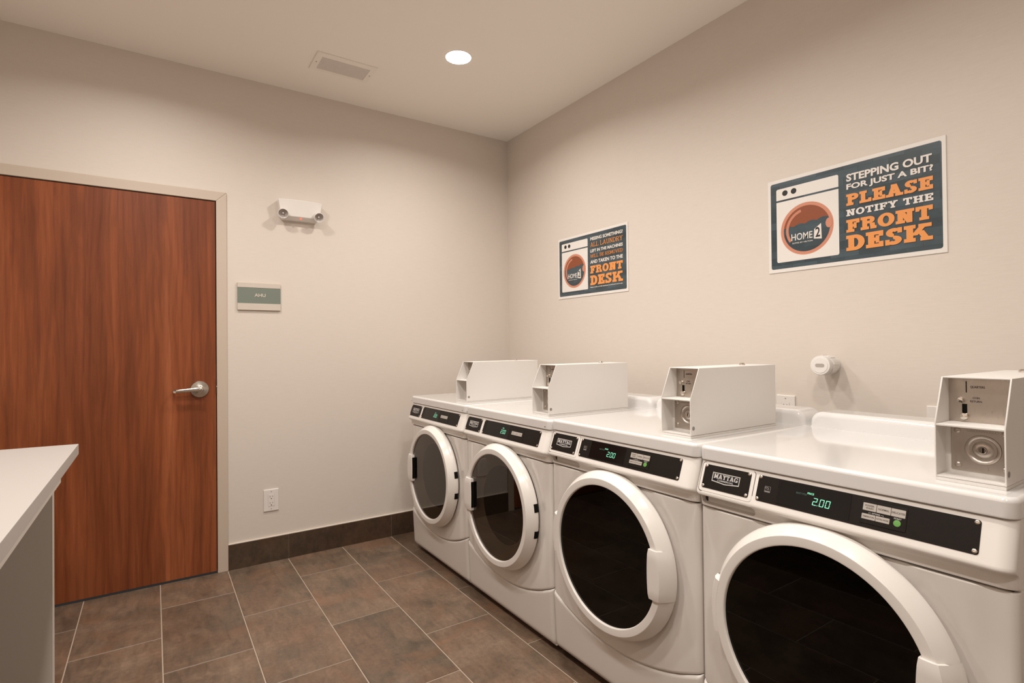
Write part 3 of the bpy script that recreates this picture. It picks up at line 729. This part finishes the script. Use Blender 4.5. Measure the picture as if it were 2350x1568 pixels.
        for X in (0.012, 0.650):
            add('screw_hole', 'screw_hole|%g' % X, lambda b_, X=X: poly(b_, circle(X, 0.8905, 0.0026, 12), 0.0004, ml), 'dark_void')
    mir = ident if kind == 'w' else mirr
    dk = '|'+kind
    ring = add('door', 'door', b_ring, 'white_plastic', ang=20, lab='round porthole door with white rim')
    add('door_gap_shade', 'door_gap_shade', b_gap_shade, 'gap_shade_and_plate', ring)  # ring coloured as the shade between rim and front panel
    add('door_glass', 'door_glass'+dk, b_glass, 'washer_glass' if kind == 'w' else 'dryer_glass', ring, lab='black glass' if kind == 'w' else 'smoked glass')
    add('inner_bowl', 'inner_bowl'+dk, b_bowl, 'drum_grey', ring)
    add('drum_opening', 'drum_opening'+dk, b_bowl_disc, 'drum_black', ring)
    u_in = 0.549 if kind == 'w' else 0.532
    add('handle', 'handle'+dk, b_handle(mir, u_in, 0.447, 0.594), 'white_plastic', ring, ang=40)
    if kind == 'd':
        def b_pocket(b_):
            fs = prism(b_, rrect(0.0450, 0.461, 0.0622, 0.580, 0.002), 0, 0.0012, lambda u, v, w_: Vector((MW-u_in-MW/2+w_+0.0030, -u, v)))
        add('handle_pocket', 'handle_pocket', b_pocket, 'dark_void', ring)
    hm = mirr if kind == 'w' else ident
    if kind == 'w':
        def b_cover(b_):
            rows = []; pr = [(0.2480, 0.0500), (0.2490, 0.0570), (0.2615, 0.0560), (0.2690, 0.0470), (0.2732, 0.0290), (0.2735, 0.0110)]
            for i in range(9):
                a = math.radians(163.0+(194.0-163.0)*i/8)
                rows.append([ml(CX+r*math.cos(a), CZ+r*math.sin(a), w_) for r, w_ in pr])
            e0 = [Vector((p.x, 0.0, p.z)) if j else p for j, p in enumerate(rows[0])]
            rows = [[Vector((p.x, max(p.y, -0.030), p.z)) for p in rows[0]]]+rows+[[Vector((p.x, max(p.y, -0.030), p.z)) for p in rows[-1]]]
            grid(b_, rows); bmesh.ops.recalc_face_normals(b_, faces=b_.faces)
        add('hinge_cover', 'hinge_cover', b_cover, 'white_plastic', ring)
    for aa, bb in ((7.5, 14.5), (-15.0, -8.5)) if kind == 'd' else ():
        add('hinge_slot', 'hinge_slot%s%g' % (dk, aa), b_hinge_patch(aa, bb, hm), 'dark_void' if kind == 'd' else 'white_plastic', ring)
    return t
machine(0, 'd', 'clothes_dryer', 'white front-load dryer beside the back wall, end of row in the corner', 'dryers in the row')
machine(1, 'd', 'clothes_dryer', 'white front-load dryer standing between the corner dryer and a washer', 'dryers in the row')
machine(2, 'w', 'washing_machine', 'white front-load washer with black glass door directly beside a dryer', 'washers in the row')
machine(3, 'w', 'washing_machine', 'white front-load washer at the end of the row, away from the dryers', 'washers in the row')

# ================================================================== COIN BOXES
CBW, CBL = 0.1135, 0.457
def coin_box(k, X, zt, label):
    t = thing('coin_box', label, 'coin box', (-D+0.056, Y0-k*MW-X, zt), -PI/2, 'coin boxes on the machines')
    tt = 0.0028; zf, ztop, yb = 0.117, 0.212, 0.043
    prof = [(0.0, 0.008), (CBL, 0.008), (CBL, ztop), (yb, ztop), (0.0, zf)]
    def side(b_, x):
        f = lambda u, v, w_: Vector((x+w_*tt, u, v)); fs = prism(b_, prof, 0, 1, f); bevel_faces(b_, fs, 0.0006, 1)
    key = 'housing'
    def b_house(b_):
        side(b_, 0); side(b_, CBW-tt)
        box(b_, tt, CBW-tt, yb+0.0002, CBL, ztop-tt, ztop, 0.0005, 1)       # top
        box(b_, tt, CBW-tt, CBL-tt, CBL, 0.008, ztop-tt)                    # back
        box(b_, tt, CBW-tt, 0.001, CBL-tt, 0.008, 0.008+tt)                 # floor
    def add(n, bf, mt, par=t, ang=35): return obj(n, part('cb_'+n+'|', bf, mt, ang), None, par)
    add('housing', b_house, 'powder_coat')
    add('base_plate', lambda b_: box(b_, 0.0008, CBW-0.0008, 0.0012, CBL-0.002, 0.0, 0.0072, 0.0006, 1), 'powder_coat')
    add('shelf', lambda b_: box(b_, tt, CBW-tt, 0.0006, 0.074, 0.1125, 0.1165, 0.0006, 1), 'powder_coat')
    P1 = 0.052
    fp = lambda u, v, w_: Vector((u, P1-w_, v))
    fp2 = lambda u, v, w_: Vector((u-0.0062, 0.073-w_, v-0.0016))
    up = add('coin_plate', lambda b_: prism(b_, rect(tt+0.0062, 0.1181, CBW-tt+0.0062, ztop-tt+0.0016), -0.002, 0, fp2), 'brushed_steel')
    def b_slot(b_): prism(b_, rect(0.0385, 0.1800, 0.0401, 0.2040), -0.001, 0.0003, fp2)
    add('coin_slot', b_slot, 'dark_void', up)
    def b_ct(b_):
        put_text(b_, sans('QUARTERS', 0.015), 0.0460, 0.1888, 0.0700, 0.1946, 0.0004, fp2)
        put_text(b_, sans('COIN', 0.015), 0.0497, 0.1672, 0.0612, 0.1713, 0.0004, fp2); put_text(b_, sans('RETURN', 0.015), 0.0455, 0.1600, 0.0648, 0.1641, 0.0004, fp2)
    add('lettering', b_ct, 'print_dark', up)
    add('coin_return_knob', lambda b_: lathe(b_, (0.0302, 0.1645), [(0.0062, 0.0), (0.0062, 0.006), (0.0050, 0.0085), (0.0, 0.009)], 20, fp2), 'chrome', up)
    add('return_slot', lambda b_: prism(b_, rect(0.0318, 0.1345, 0.0403, 0.1560), -0.001, 0.0004, fp2), 'dark_void', up)
    def b_cup(b_):
        lathe(b_, (0.0360, 0.1300), [(0.0082, 0.0), (0.0082, 0.004), (0.0068, 0.0075), (0.0, 0.0085)], 20, fp2)
    add('return_cup', b_cup, 'chrome', up)
    lo = add('lock_plate', lambda b_: bevel_faces(b_, prism(b_, rrect(0.0125, 0.0185, CBW-0.0065, 0.1085, 0.003), -0.002, 0.0015, fp)[:1], 0.0006, 1), 'brushed_steel')
    add('recess_back', lambda b_: prism(b_, rect(tt, 0.0098, CBW-tt, 0.1125), -0.003, -0.0005, fp), 'powder_coat')
    cx, cz = 0.0650, 0.0648
    def b_lr(b_):
        lathe(b_, (cx, cz), [(0.0300, 0.0014), (0.0290, 0.0030), (0.0265, 0.0040), (0.0240, 0.0034), (0.0215, 0.0006), (0.0185, 0.0002), (0.0160, 0.0030), (0.0120, 0.0052), (0.0080, 0.0056), (0.0072, 0.0050)], 44, fp)
    add('lock_ring', b_lr, 'brushed_steel', lo)
    add('lock_cylinder', lambda b_: lathe(b_, (cx, cz), [(0.0070, 0.003), (0.0070, 0.0060), (0.0062, 0.0066), (0.0, 0.0066)], 20, fp), 'chrome', lo)
    add('keyhole', lambda b_: prism(b_, rect(cx+0.0002, cz-0.0052, cx+0.0026, cz+0.0052), 0.006, 0.0069, fp), 'dark_void', lo)
    for i, (u, v) in enumerate(((0.0235, 0.1010), (0.0235, 0.0295), (CBW-0.0135, 0.1010), (CBW-0.0135, 0.0295))):
        o = obj('screw', part('cb_screw|', lambda b_: lathe(b_, (0, 0), [(0.0058, 0.0), (0.0056, 0.0010), (0.0040, 0.0024), (0.0016, 0.0028), (0.0, 0.0024)], 18), 'brushed_steel'), None, lo); o.location = (u, P1-0.0015, v)
    add('embossed_lettering', lambda b_: put_text(b_, sans('GREENWALD', 0.0), 0.0390, 0.0995, 0.0900, 0.1045, 0.00175, fp), 'steel_emboss', lo)
    for i, (a, c, y_) in enumerate(((0.012, 0.030, 0.0455), (0.085, 0.103, 0.0300))):
        obj('floor_slot', part('floor_slot|%d' % i, lambda b_, a=a, c=c, y_=y_: box(b_, a, c, y_, y_+0.0015, 0.0098, 0.0100), 'dark_void'), None, t)
    add('side_screw', lambda b_: lathe(b_, (0, 0), [(0.0062, 0.0002), (0.0055, 0.0008), (0.0030, 0.0002), (0.0, 0.0002)], 18, lambda u, v, w_: Vector((CBW+w_, 0.013+u, 0.030+v))), 'print_grey')
    add('top_lock', lambda b_: lathe(b_, (CBW*0.55, CBL-0.115), [(0.0100, 0.0), (0.0100, 0.0045), (0.0070, 0.0075), (0.0, 0.0085)], 24, lambda u, v, w_: Vector((u, v, ztop+w_))), 'chrome')
    return t
pmat('steel_emboss', (0.36, 0.32, 0.285), 0.4, metal=1.0)
coin_box(0, 0.480, 0.9135, 'beige metal coin box on top of the corner dryer')
coin_box(1, 0.487, 0.9135, 'beige metal coin box on the dryer next to a washer')
coin_box(2, 0.505, 0.9200, 'beige metal coin box on the washer beside the dryers')
coin_box(3, 0.5425, 0.9200, 'beige metal coin box on the washer ending the row')

# ================================================================== SIGNS
def laundry_sign(label, y, z, Wd, Hd, texts):
    t = thing('wall_sign', label, 'sign', (0, y, z), -PI/2, 'laundry notices on the wall')
    b_ = NB(); fs = prism(b_, rect(0, 0, Wd, Hd), 0.0003, 0.0033); bevel_faces(b_, fs, 0.0004, 1); obj('board', b_, 'sign_white', t)
    L1, L2, L3, L4, L5, L6 = (0.0035+0.00025*i for i in range(6))
    b_ = NB(); poly(b_, rrect(0.0118, 0.0150, Wd-0.0118, Hd-0.0140, 0.008), L1); obj('printed_field', b_, 'sign_slate', t)
    pic = []
    b_ = NB(); poly(b_, rrect(0.0365, 0.041, 0.282, 0.2925, 0.007)[0:6]+[(0.282, 0.2925), (0.0365, 0.2925)]+rrect(0.0365, 0.041, 0.282, 0.2925, 0.007)[18:24], L2)
    R_ = rrect(0.0365, 0.300, 0.282, 0.347, 0.007); poly(b_, [(0.0365, 0.300), (0.282, 0.300)]+R_[6:18], L2)
    pr = obj('washer_print', b_, 'sign_white', t)
    b_ = NB(); poly(b_, circle(0.0733, 0.3262, 0.0115), L3); poly(b_, circle(0.1097, 0.3262, 0.0115), L3); obj('dial_print', b_, 'sign_shadow', pr)
    cx, cy, R0, R1 = 0.1585, 0.165, 0.1045, 0.0915
    b_ = NB(); poly(b_, circle(cx, cy, R0, 48), L3); obj('porthole_rim_print', b_, 'sign_salmon', pr)
    b_ = NB(); poly(b_, circle(cx, cy, R1, 48), L4); obj('porthole_print', b_, 'sign_rust', pr)
    # water with wave crest
    def wave(x):
        s = (x-(cx-R1))/(2*R1); return 0.1735+0.022*s+0.0065*abs(math.sin(PI*4*s+0.3))
    pts = []
    N_ = 40
    for i in range(N_+1):
        x = cx-R1+2*R1*i/N_; pts.append((x, wave(x)))
    pts = [p for p in pts if math.hypot(p[0]-cx, p[1]-cy) < R1*0.999]
    a_r = math.atan2(pts[-1][1]-cy, pts[-1][0]-cx); a_l = math.atan2(pts[0][1]-cy, pts[0][0]-cx)
    if a_l < 0: a_l += 2*PI
    low = [(cx+R1*math.cos(a), cy+R1*math.sin(a)) for a in [a_l+(a_r+2*PI-a_l)*i/40 for i in range(41)]]
    b_ = NB(); cpt = b_.verts.new(flat(cx, cy-0.04, L5)); ringv = [b_.verts.new(flat(p[0], p[1], L5)) for p in low+pts[::-1]]
    for i in range(len(ringv)): b_.faces.new((cpt, ringv[i], ringv[(i+1) % len(ringv)]))
    obj('water_print', b_, 'sign_slate', pr)
    b_ = NB()
    for q in _arc(cx, cy, R1*0.90, R1*0.90, 105, 215, 0.011, 0.011, 18): poly(b_, q, L5+0.0001)
    obj('shine_print', b_, 'sign_sheen', pr)
    b_ = NB(); poly(b_, circle(cx+R1-0.004, cy+0.006, 0.0125, 20, 0.019), L6); obj('latch_print', b_, 'sign_salmon', pr)
    b_ = NB(); put_text(b_, sans('HOME', 0.008), 0.0985, 0.1225, 0.1830, 0.1505, L6)
    poly(b_, [(0.1880, 0.1180), (0.2185, 0.1135), (0.2165, 0.1745), (0.1900, 0.1555)], L6)
    put_text(b_, sans('SUITES BY HILTON', 0.01), 0.1020, 0.1095, 0.1830, 0.1150, L6)
    obj('logo_print', b_, 'sign_letter_white', pr)
    b_ = NB(); put_text(b_, sans('2', 0.02), 0.1945, 0.1225, 0.2125, 0.1615, L6+0.0002); obj('logo_numeral', b_, 'sign_shadow', pr)
    for s, style, x0, y0_, x1, y1, colr in texts:
        VP = sans(s, 0.035) if style == 'sans' else (slab(s) if style == 'slab' else (slab(s, 0.26, 0.22, 0.05) if style == 'heavy' else slab(s, 0.13, 0.09, 0.07)))
        b_ = NB(); put_text(b_, VP, x0, y0_, x1, y1, L3+0.0005, slabby=style != 'sans')
        ln = obj('lettering', b_, 'sign_letter_white' if colr == 'w' else 'sign_orange', t)
        b_ = NB(); put_text(b_, VP, x0+0.0012, y0_-0.0014, x1+0.0012, y1-0.0014, L3, slabby=style != 'sans')
        obj('letter_shadow', b_, 'sign_shadow', ln)
    return t
laundry_sign('large notice asking guests stepping out to notify the front desk', -2.0205, 1.5005, 0.6175, 0.3875, [
    ('STEPPING OUT', 'sans', 0.3105, 0.3100, 0.5790, 0.3385, 'w'), ('FOR JUST A BIT?', 'sans', 0.3105, 0.2740, 0.5820, 0.3015, 'w'),
    ('PLEASE', 'heavy', 0.3095, 0.2190, 0.5810, 0.2630, 'o'), ('NOTIFY THE', 'slab', 0.3090, 0.1800, 0.5812, 0.2052, 'w'),
    ('FRONT', 'heavy', 0.3083, 0.1182, 0.5795, 0.1670, 'o'), ('DESK', 'heavy', 0.3073, 0.0490, 0.5786, 0.1080, 'o')])
laundry_sign('notice about laundry left in the machines, hung over the dryers', -0.5955, 1.5025, 0.6115, 0.3830, [
    ('MISSING SOMETHING?', 'sans', 0.3075, 0.3275, 0.5740, 0.3475, 'w'), ('ALL LAUNDRY', 'thin', 0.3068, 0.2885, 0.5738, 0.3150, 'o'),
    ('LEFT IN THE MACHINES', 'sans', 0.3062, 0.2560, 0.5738, 0.2745, 'w'), ('WILL BE REMOVED', 'thin', 0.3057, 0.2240, 0.5735, 0.2440, 'o'),
    ('AND TAKEN TO THE', 'sans', 0.3050, 0.1890, 0.5730, 0.2102, 'w'), ('FRONT', 'heavy', 0.3043, 0.1300, 0.5727, 0.1770, 'o'),
    ('DESK', 'heavy', 0.3033, 0.0605, 0.5727, 0.1193, 'o'), ('Please notify us if all machines are full and not in use.', 'sans', 0.3027, 0.0438, 0.5705, 0.0520, 'w')])

# room plaque
t = thing('room_plaque', 'small green and beige plaque reading AHU beside the door', 'sign', (-1.681, 0, 1.4225))
b_ = NB(); fs = prism(b_, rect(-0.110, 0, 0.110, 0.150), 0.0004, 0.0080); obj('backing', b_, 'plaque_edge', t)
b_ = NB(); fs = prism(b_, rect(-0.1108, -0.0006, 0.1108, 0.0365), 0.0035, 0.0115); bevel_faces(b_, fs, 0.0006, 1); obj('lower_strip', b_, 'plaque_metal', t)
b_ = NB(); fs = prism(b_, rect(-0.1108, 0.1245, 0.1108, 0.1506), 0.0035, 0.0115); bevel_faces(b_, fs, 0.0006, 1); obj('upper_strip', b_, 'plaque_metal', t)
b_ = NB(); prism(b_, rect(-0.1106, 0.0368, 0.1106, 0.1242), 0.0035, 0.0100); obj('green_band', b_, 'plaque_green', t)
b_ = NB(); V, P = sans('AHU', 0.025)
put_text(b_, (V, P), -0.0255, 0.0735, 0.0320, 0.0925, 0.0115)
ex = bmesh.ops.extrude_face_region(b_, geom=b_.faces[:]); bmesh.ops.translate(b_, verts=[v for v in ex['geom'] if isinstance(v, bmesh.types.BMVert)], vec=(0, 0.0015, 0))
obj('lettering', b_, 'plaque_metal', t)

# emergency light
t = thing('emergency_light', 'white emergency light with two round lamp heads above the plaque', 'lamp', (-1.4665, 0, 1.945))
b_ = NB()
def ebody(u, v, w_): return flat(u, v, w_)
out = [(-0.094, 0.0), (0.094, 0.0), (0.108, 0.020), (0.1205, 0.105), (0.1185, 0.112), (0.06, 0.1155), (0.0, 0.1165), (-0.06, 0.1155), (-0.1185, 0.112), (-0.1205, 0.105), (-0.108, 0.020)]
mid = [(u*0.985, 0.004+v*0.97) for u, v in out]
A = [b_.verts.new(flat(u, v, 0.0005)) for u, v in out]
B = [b_.verts.new(flat(u*0.99, v, 0.030+0.026*max(0, min(1, (v-0.0)/0.025)))) for u, v in out]
for i in range(len(A)): b_.faces.new((A[i], A[(i+1) % len(A)], B[(i+1) % len(A)], B[i]))
b_.faces.new((B[10], B[0], B[1], B[2])); b_.faces.new([B[i] for i in (2, 3, 4, 5, 6, 7, 8, 9, 10)]); b_.faces.new(A[::-1])
bmesh.ops.recalc_face_normals(b_, faces=b_.faces); bevel_faces(b_, b_.faces[:], 0.003, 2, 18)
obj('housing', b_, 'white_plastic', t)
def head_dir(u, v):
    return None
for sx in (-1, 1):
    c = Vector((sx*0.096, -0.060, 0.031)); ax = Vector((-0.15 if sx < 0 else 0.10, -0.85, -0.42)).normalized()
    ux = ax.cross(Vector((0, 0, 1))).normalized(); uy = ux.cross(ax)
    fh = lambda u, v, w_, c=c, ax=ax, ux=ux, uy=uy: c+ux*u+uy*v+ax*w_
    b_ = NB(); lathe(b_, (0, 0), [(0.0, -0.024), (0.016, -0.023), (0.022, -0.014), (0.0275, 0.0), (0.0285, 0.010), (0.0285, 0.016), (0.0268, 0.018), (0.0250, 0.0165), (0.0245, 0.008)], 32, fh); bmesh.ops.recalc_face_normals(b_, faces=b_.faces)
    hd = obj('lamp_head', b_, 'white_plastic', t)
    b_ = NB(); lathe(b_, (0, 0), [(0.0246, 0.0150), (0.0200, 0.0080), (0.0120, 0.0030), (0.0, 0.0015)], 32, fh); bmesh.ops.recalc_face_normals(b_, faces=b_.faces); obj('reflector', b_, 'lamp_reflector', hd)
    b_ = NB(); lathe(b_, (0, 0), [(0.0050, 0.003), (0.0058, 0.008), (0.0040, 0.013), (0.0, 0.0145)], 16, fh); obj('bulb', b_, 'lamp_lens', hd)
    b_ = NB(); lathe(b_, (0, 0), [(0.010, -0.034), (0.010, -0.020)], 16, fh); obj('swivel', b_, 'white_plastic', hd)
b_ = NB(); lathe(b_, (0.003, 0.011), [(0.0042, 0.036), (0.0042, 0.0450), (0.0030, 0.0470), (0.0, 0.0475)], 14); obj('status_light', b_, 'red_led', t)

# wall outlets
def outlet(name, label, cat, loc, rz, style='duplex', group=None):
    t = thing(name, label, cat, loc, rz, group)
    b_ = NB(); fs = prism(b_, rrect(-0.0395, 0, 0.0395, 0.1225, 0.003), 0.0003, 0.0065); bevel_faces(b_, fs[:1], 0.0028, 3); obj('cover_plate', b_, 'white_plastic', t)
    for v in (0.0128, 0.1097):
        b_ = NB(); lathe(b_, (0, v), [(0.0032, 0.006), (0.0030, 0.0072), (0.0, 0.0075)], 14); obj('screw', b_, 'key_grey', t)
    if style == 'duplex':
        b_ = NB(); fs = prism(b_, rrect(-0.0168, 0.0280, 0.0168, 0.0945, 0.002), 0.005, 0.0078); bevel_faces(b_, fs[:1], 0.0006, 1); rc = obj('receptacle', b_, 'white_plastic', t)
        b_ = NB()
        for v in (0.0435, 0.0790):
            prism(b_, rect(-0.0078, v-0.001, -0.0058, v+0.0075), 0.007, 0.0081); prism(b_, rect(0.0058, v, 0.0076, v+0.0070), 0.007, 0.0081)
            prism(b_, circle(0, v-0.0085, 0.0028, 12), 0.007, 0.0081)
        obj('slots', b_, 'print_dark', rc)
        b_ = NB(); frame_ring(b_, -0.0174, 0.0174, -0.0951, -0.0274, 0.0005, 0.002, 0.0067, flat); obj('seam', b_, 'key_grey', rc)
    else:
        b_ = NB(); fs = prism(b_, rect(-0.0055, 0.049, 0.0055, 0.0735), 0.005, 0.0075); obj('switch_slot', b_, 'key_grey', t)
        b_ = NB(); fs = prism(b_, rect(-0.0040, 0.0590, 0.0040, 0.0700), 0.006, 0.0165); bevel_faces(b_, fs, 0.0012, 2); obj('toggle', b_, 'white_plastic', t)
    return t
outlet('wall_outlet', 'white power outlet low on the wall between door and dryer', 'outlet', (-1.625, 0, 0.2855), 0)
outlet('wall_outlet', 'white power outlet on the wall behind the two washers, beside the pipe stub', 'outlet', (0, -2.085, 0.8690), -PI/2)
outlet('wall_switch', 'white wall plate partly hidden behind the end coin box', 'switch', (0, -2.612, 0.8680), -PI/2, 'toggle')

# pipe stub with cap
t = thing('pipe_stub', 'capped white plastic pipe stub sticking out of the wall above a washer', 'pipe', (0, -2.268, 1.1215), -PI/2)
b_ = NB(); lathe(b_, (0, 0), [(0.0315, 0.0006), (0.0315, 0.003), (0.030, 0.006), (0.030, 0.012)], 40); obj('wall_flange', b_, 'pvc_white', t)
b_ = NB(); lathe(b_, (0, 0), [(0.029, 0.006), (0.029, 0.018), (0.0355, 0.020), (0.0370, 0.024), (0.0370, 0.058), (0.0355, 0.061), (0.032, 0.062)], 40); bd = obj('adapter_body', b_, 'pvc_white', t)
b_ = NB()
for i in range(8):
    a = 2*PI*i/8+0.2; ux = Vector((math.cos(a), 0, math.sin(a))); tx = Vector((-math.sin(a), 0, math.cos(a)))
    f = lambda u, v, w_, ux=ux, tx=tx: ux*w_+tx*u+Vector((0, -v, 0))
    prism(b_, rect(-0.0050, 0.030, 0.0050, 0.062), 0.035, 0.0385, f)
obj('grip_ribs', b_, 'pvc_white', bd)
b_ = NB(); lathe(b_, (0, 0), [(0.030, 0.061), (0.030, 0.066), (0.0355, 0.068), (0.0365, 0.070), (0.0365, 0.088), (0.0350, 0.0905), (0.0290, 0.0912), (0.0280, 0.0925), (0.0, 0.0930)], 44); cap = obj('cap', b_, 'pvc_white', t)
b_ = NB(); prism(b_, rrect(-0.0165, -0.0068, 0.0165, 0.0068, 0.0066, 6), 0.092, 0.09335); obj('cap_recess', b_, 'key_grey', cap)

# ceiling vent
t = thing('ceiling_vent', 'beige rectangular air vent with fine louvres in the ceiling', 'vent', (-1.3205, -0.4145, H))
cv = lambda u, v, w_: Vector((u, v, -w_))
b_ = NB(); o_, i_ = rect(-0.158, -0.097, 0.158, 0.097), rect(-0.126, -0.066, 0.126, 0.066)
for i in range(4):
    j = (i+1) % 4
    for P_, wp, Q_, wq in ((o_, 0.0003, o_, 0.003), ([(a*0.985, b*0.975) for a, b in o_], 0.006, i_, 0.008), (o_, 0.003, [(a*0.985, b*0.975) for a, b in o_], 0.006), (i_, 0.008, i_, 0.0006)):
        b_.faces.new([b_.verts.new(cv(*P_[i], wp)), b_.verts.new(cv(*P_[j], wp)), b_.verts.new(cv(*Q_[j], wq)), b_.verts.new(cv(*Q_[i], wq))])
bmesh.ops.remove_doubles(b_, verts=b_.verts, dist=1e-5); bmesh.ops.recalc_face_normals(b_, faces=b_.faces)
pmat('vent_paint', (0.90, 0.85, 0.785), 0.5); pmat('vent_inner', (0.30, 0.26, 0.23), 0.7)
obj('frame', b_, 'vent_paint', t)
b_ = NB(); prism(b_, rect(-0.127, -0.067, 0.127, 0.067), 0.0002, 0.0012, cv); obj('duct_back', b_, 'vent_inner', t)
b_ = NB()
for k in range(16):
    v = -0.062+k*0.124/15; ang = 0.5
    f = lambda u, a, w_, v=v: Vector((u, v+a+w_*0.55, -0.0022-w_))
    prism(b_, rect(-0.126, -0.0022, 0.126, 0.0022), 0.0, 0.0035, f)
pmat('louvre_paint', (0.78, 0.72, 0.67), 0.5); o = obj('louvres', b_, 'louvre_paint', t)
for u in (-0.142, 0.142):
    b_ = NB(); lathe(b_, (u, 0), [(0.0036, 0.007), (0.0030, 0.0090), (0.0, 0.0092)], 14, cv); bmesh.ops.recalc_face_normals(b_, faces=b_.faces); obj('screw', b_, 'key_grey', t)

# ================================================================== FOLDING COUNTER
t = thing('folding_counter', 'white folding counter with grey end panel standing by the door', 'counter', (-2.76, -2.0, 0))
def cw(x, y): return (x+2.76, y+2.0)
CN = -3.15+0.001
b_ = NB(); pts = [cw(-2.383, -1.0585), cw(-3.148, -1.0005), cw(-3.148, -2.95), cw(-2.383, -2.95)]
fs = prism(b_, pts[::-1], 0, 1, lambda u, v, w_: Vector((u, v, 0.866+0.034*w_))); bevel_faces(b_, fs, 0.0018, 2); obj('worktop', b_, 'counter_white', t)
b_ = NB(); box(b_, -3.140+2.76, -2.3845+2.76, -2.93+2.0, -1.455+2.0, 0.8545, 0.866, 0.001, 1); obj('sub_top', b_, 'panel_edge', t)
for ya in (-1.222, -2.90):
    b_ = NB(); box(b_, -3.138+2.76, -2.4315+2.76, ya+2.0, ya+0.036+2.0, 0.0, 0.866 if ya > -2 else 0.8545, 0.001, 1); e_ = obj('end_panel', b_, 'panel_laminate', t)
    b_ = NB(); box(b_, -2.4315+2.76, -2.4300+2.76, ya+2.0, ya+0.036+2.0, 0.0, 0.864 if ya > -2 else 0.8535); obj('edge_band', b_, 'panel_edge', e_)
b_ = NB(); box(b_, -3.138+2.76, -3.118+2.76, -2.863+2.0, -1.223+2.0, 0.30, 0.853, 0.001, 1); obj('back_rail', b_, 'panel_laminate', t)

# ================================================================== DOWNLIGHTS
LENS = {}
def downlight(x, y, label, dim=1.0):
    t = thing('downlight', label, 'ceiling light', (x, y, H), 0, 'recessed ceiling downlights')
    if not LENS:
        b_ = NB(); lathe(b_, (0, 0), [(0.079, 0.0002), (0.078, 0.0010), (0.072, 0.0014), (0.0660, 0.0014)], 48, cv); bmesh.ops.recalc_face_normals(b_, faces=b_.faces); LENS['r'] = mesh('trim_ring', b_, 'ceiling_paint')
        b_ = NB(); poly(b_, circle(0, 0, 0.0665, 48)[::-1], 0.0012, cv); LENS['l'] = mesh('lens', b_, 'lens_glow')
    obj('trim_ring', LENS['r'], None, t); obj('lens', LENS['l'], None, t)
    ld = bpy.data.lights.new('downlight_beam', 'AREA'); ld.shape = 'DISK'; ld.size = 0.125; ld.energy = LIGHT_W*dim; ld.color = LIGHT_COL; ld.spread = LIGHT_SPREAD
    lo = bpy.data.objects.new('downlight_beam', ld); COL.objects.link(lo); lo.parent = t; lo.location = (0, 0, -0.0030)
downlight(-0.848, -0.838, 'round recessed ceiling downlight near the corner above the dryers')
downlight(-1.15, -1.82, 'round recessed ceiling downlight just in front of the washer beside the dryers')
downlight(-1.25, -2.80, 'round recessed ceiling downlight just in front of the end washer', 0.8)
downlight(-2.20, -0.838, 'round recessed ceiling downlight in front of the brown door')
downlight(-2.20, -1.80, 'round recessed ceiling downlight over the open floor')
downlight(-2.20, -2.75, 'round recessed ceiling downlight over the end of the counter')
downlight(-2.20, -3.70, 'added unseen fill downlight in the ceiling beyond the end of the counter')  # lamp added out of view to fill the machine fronts
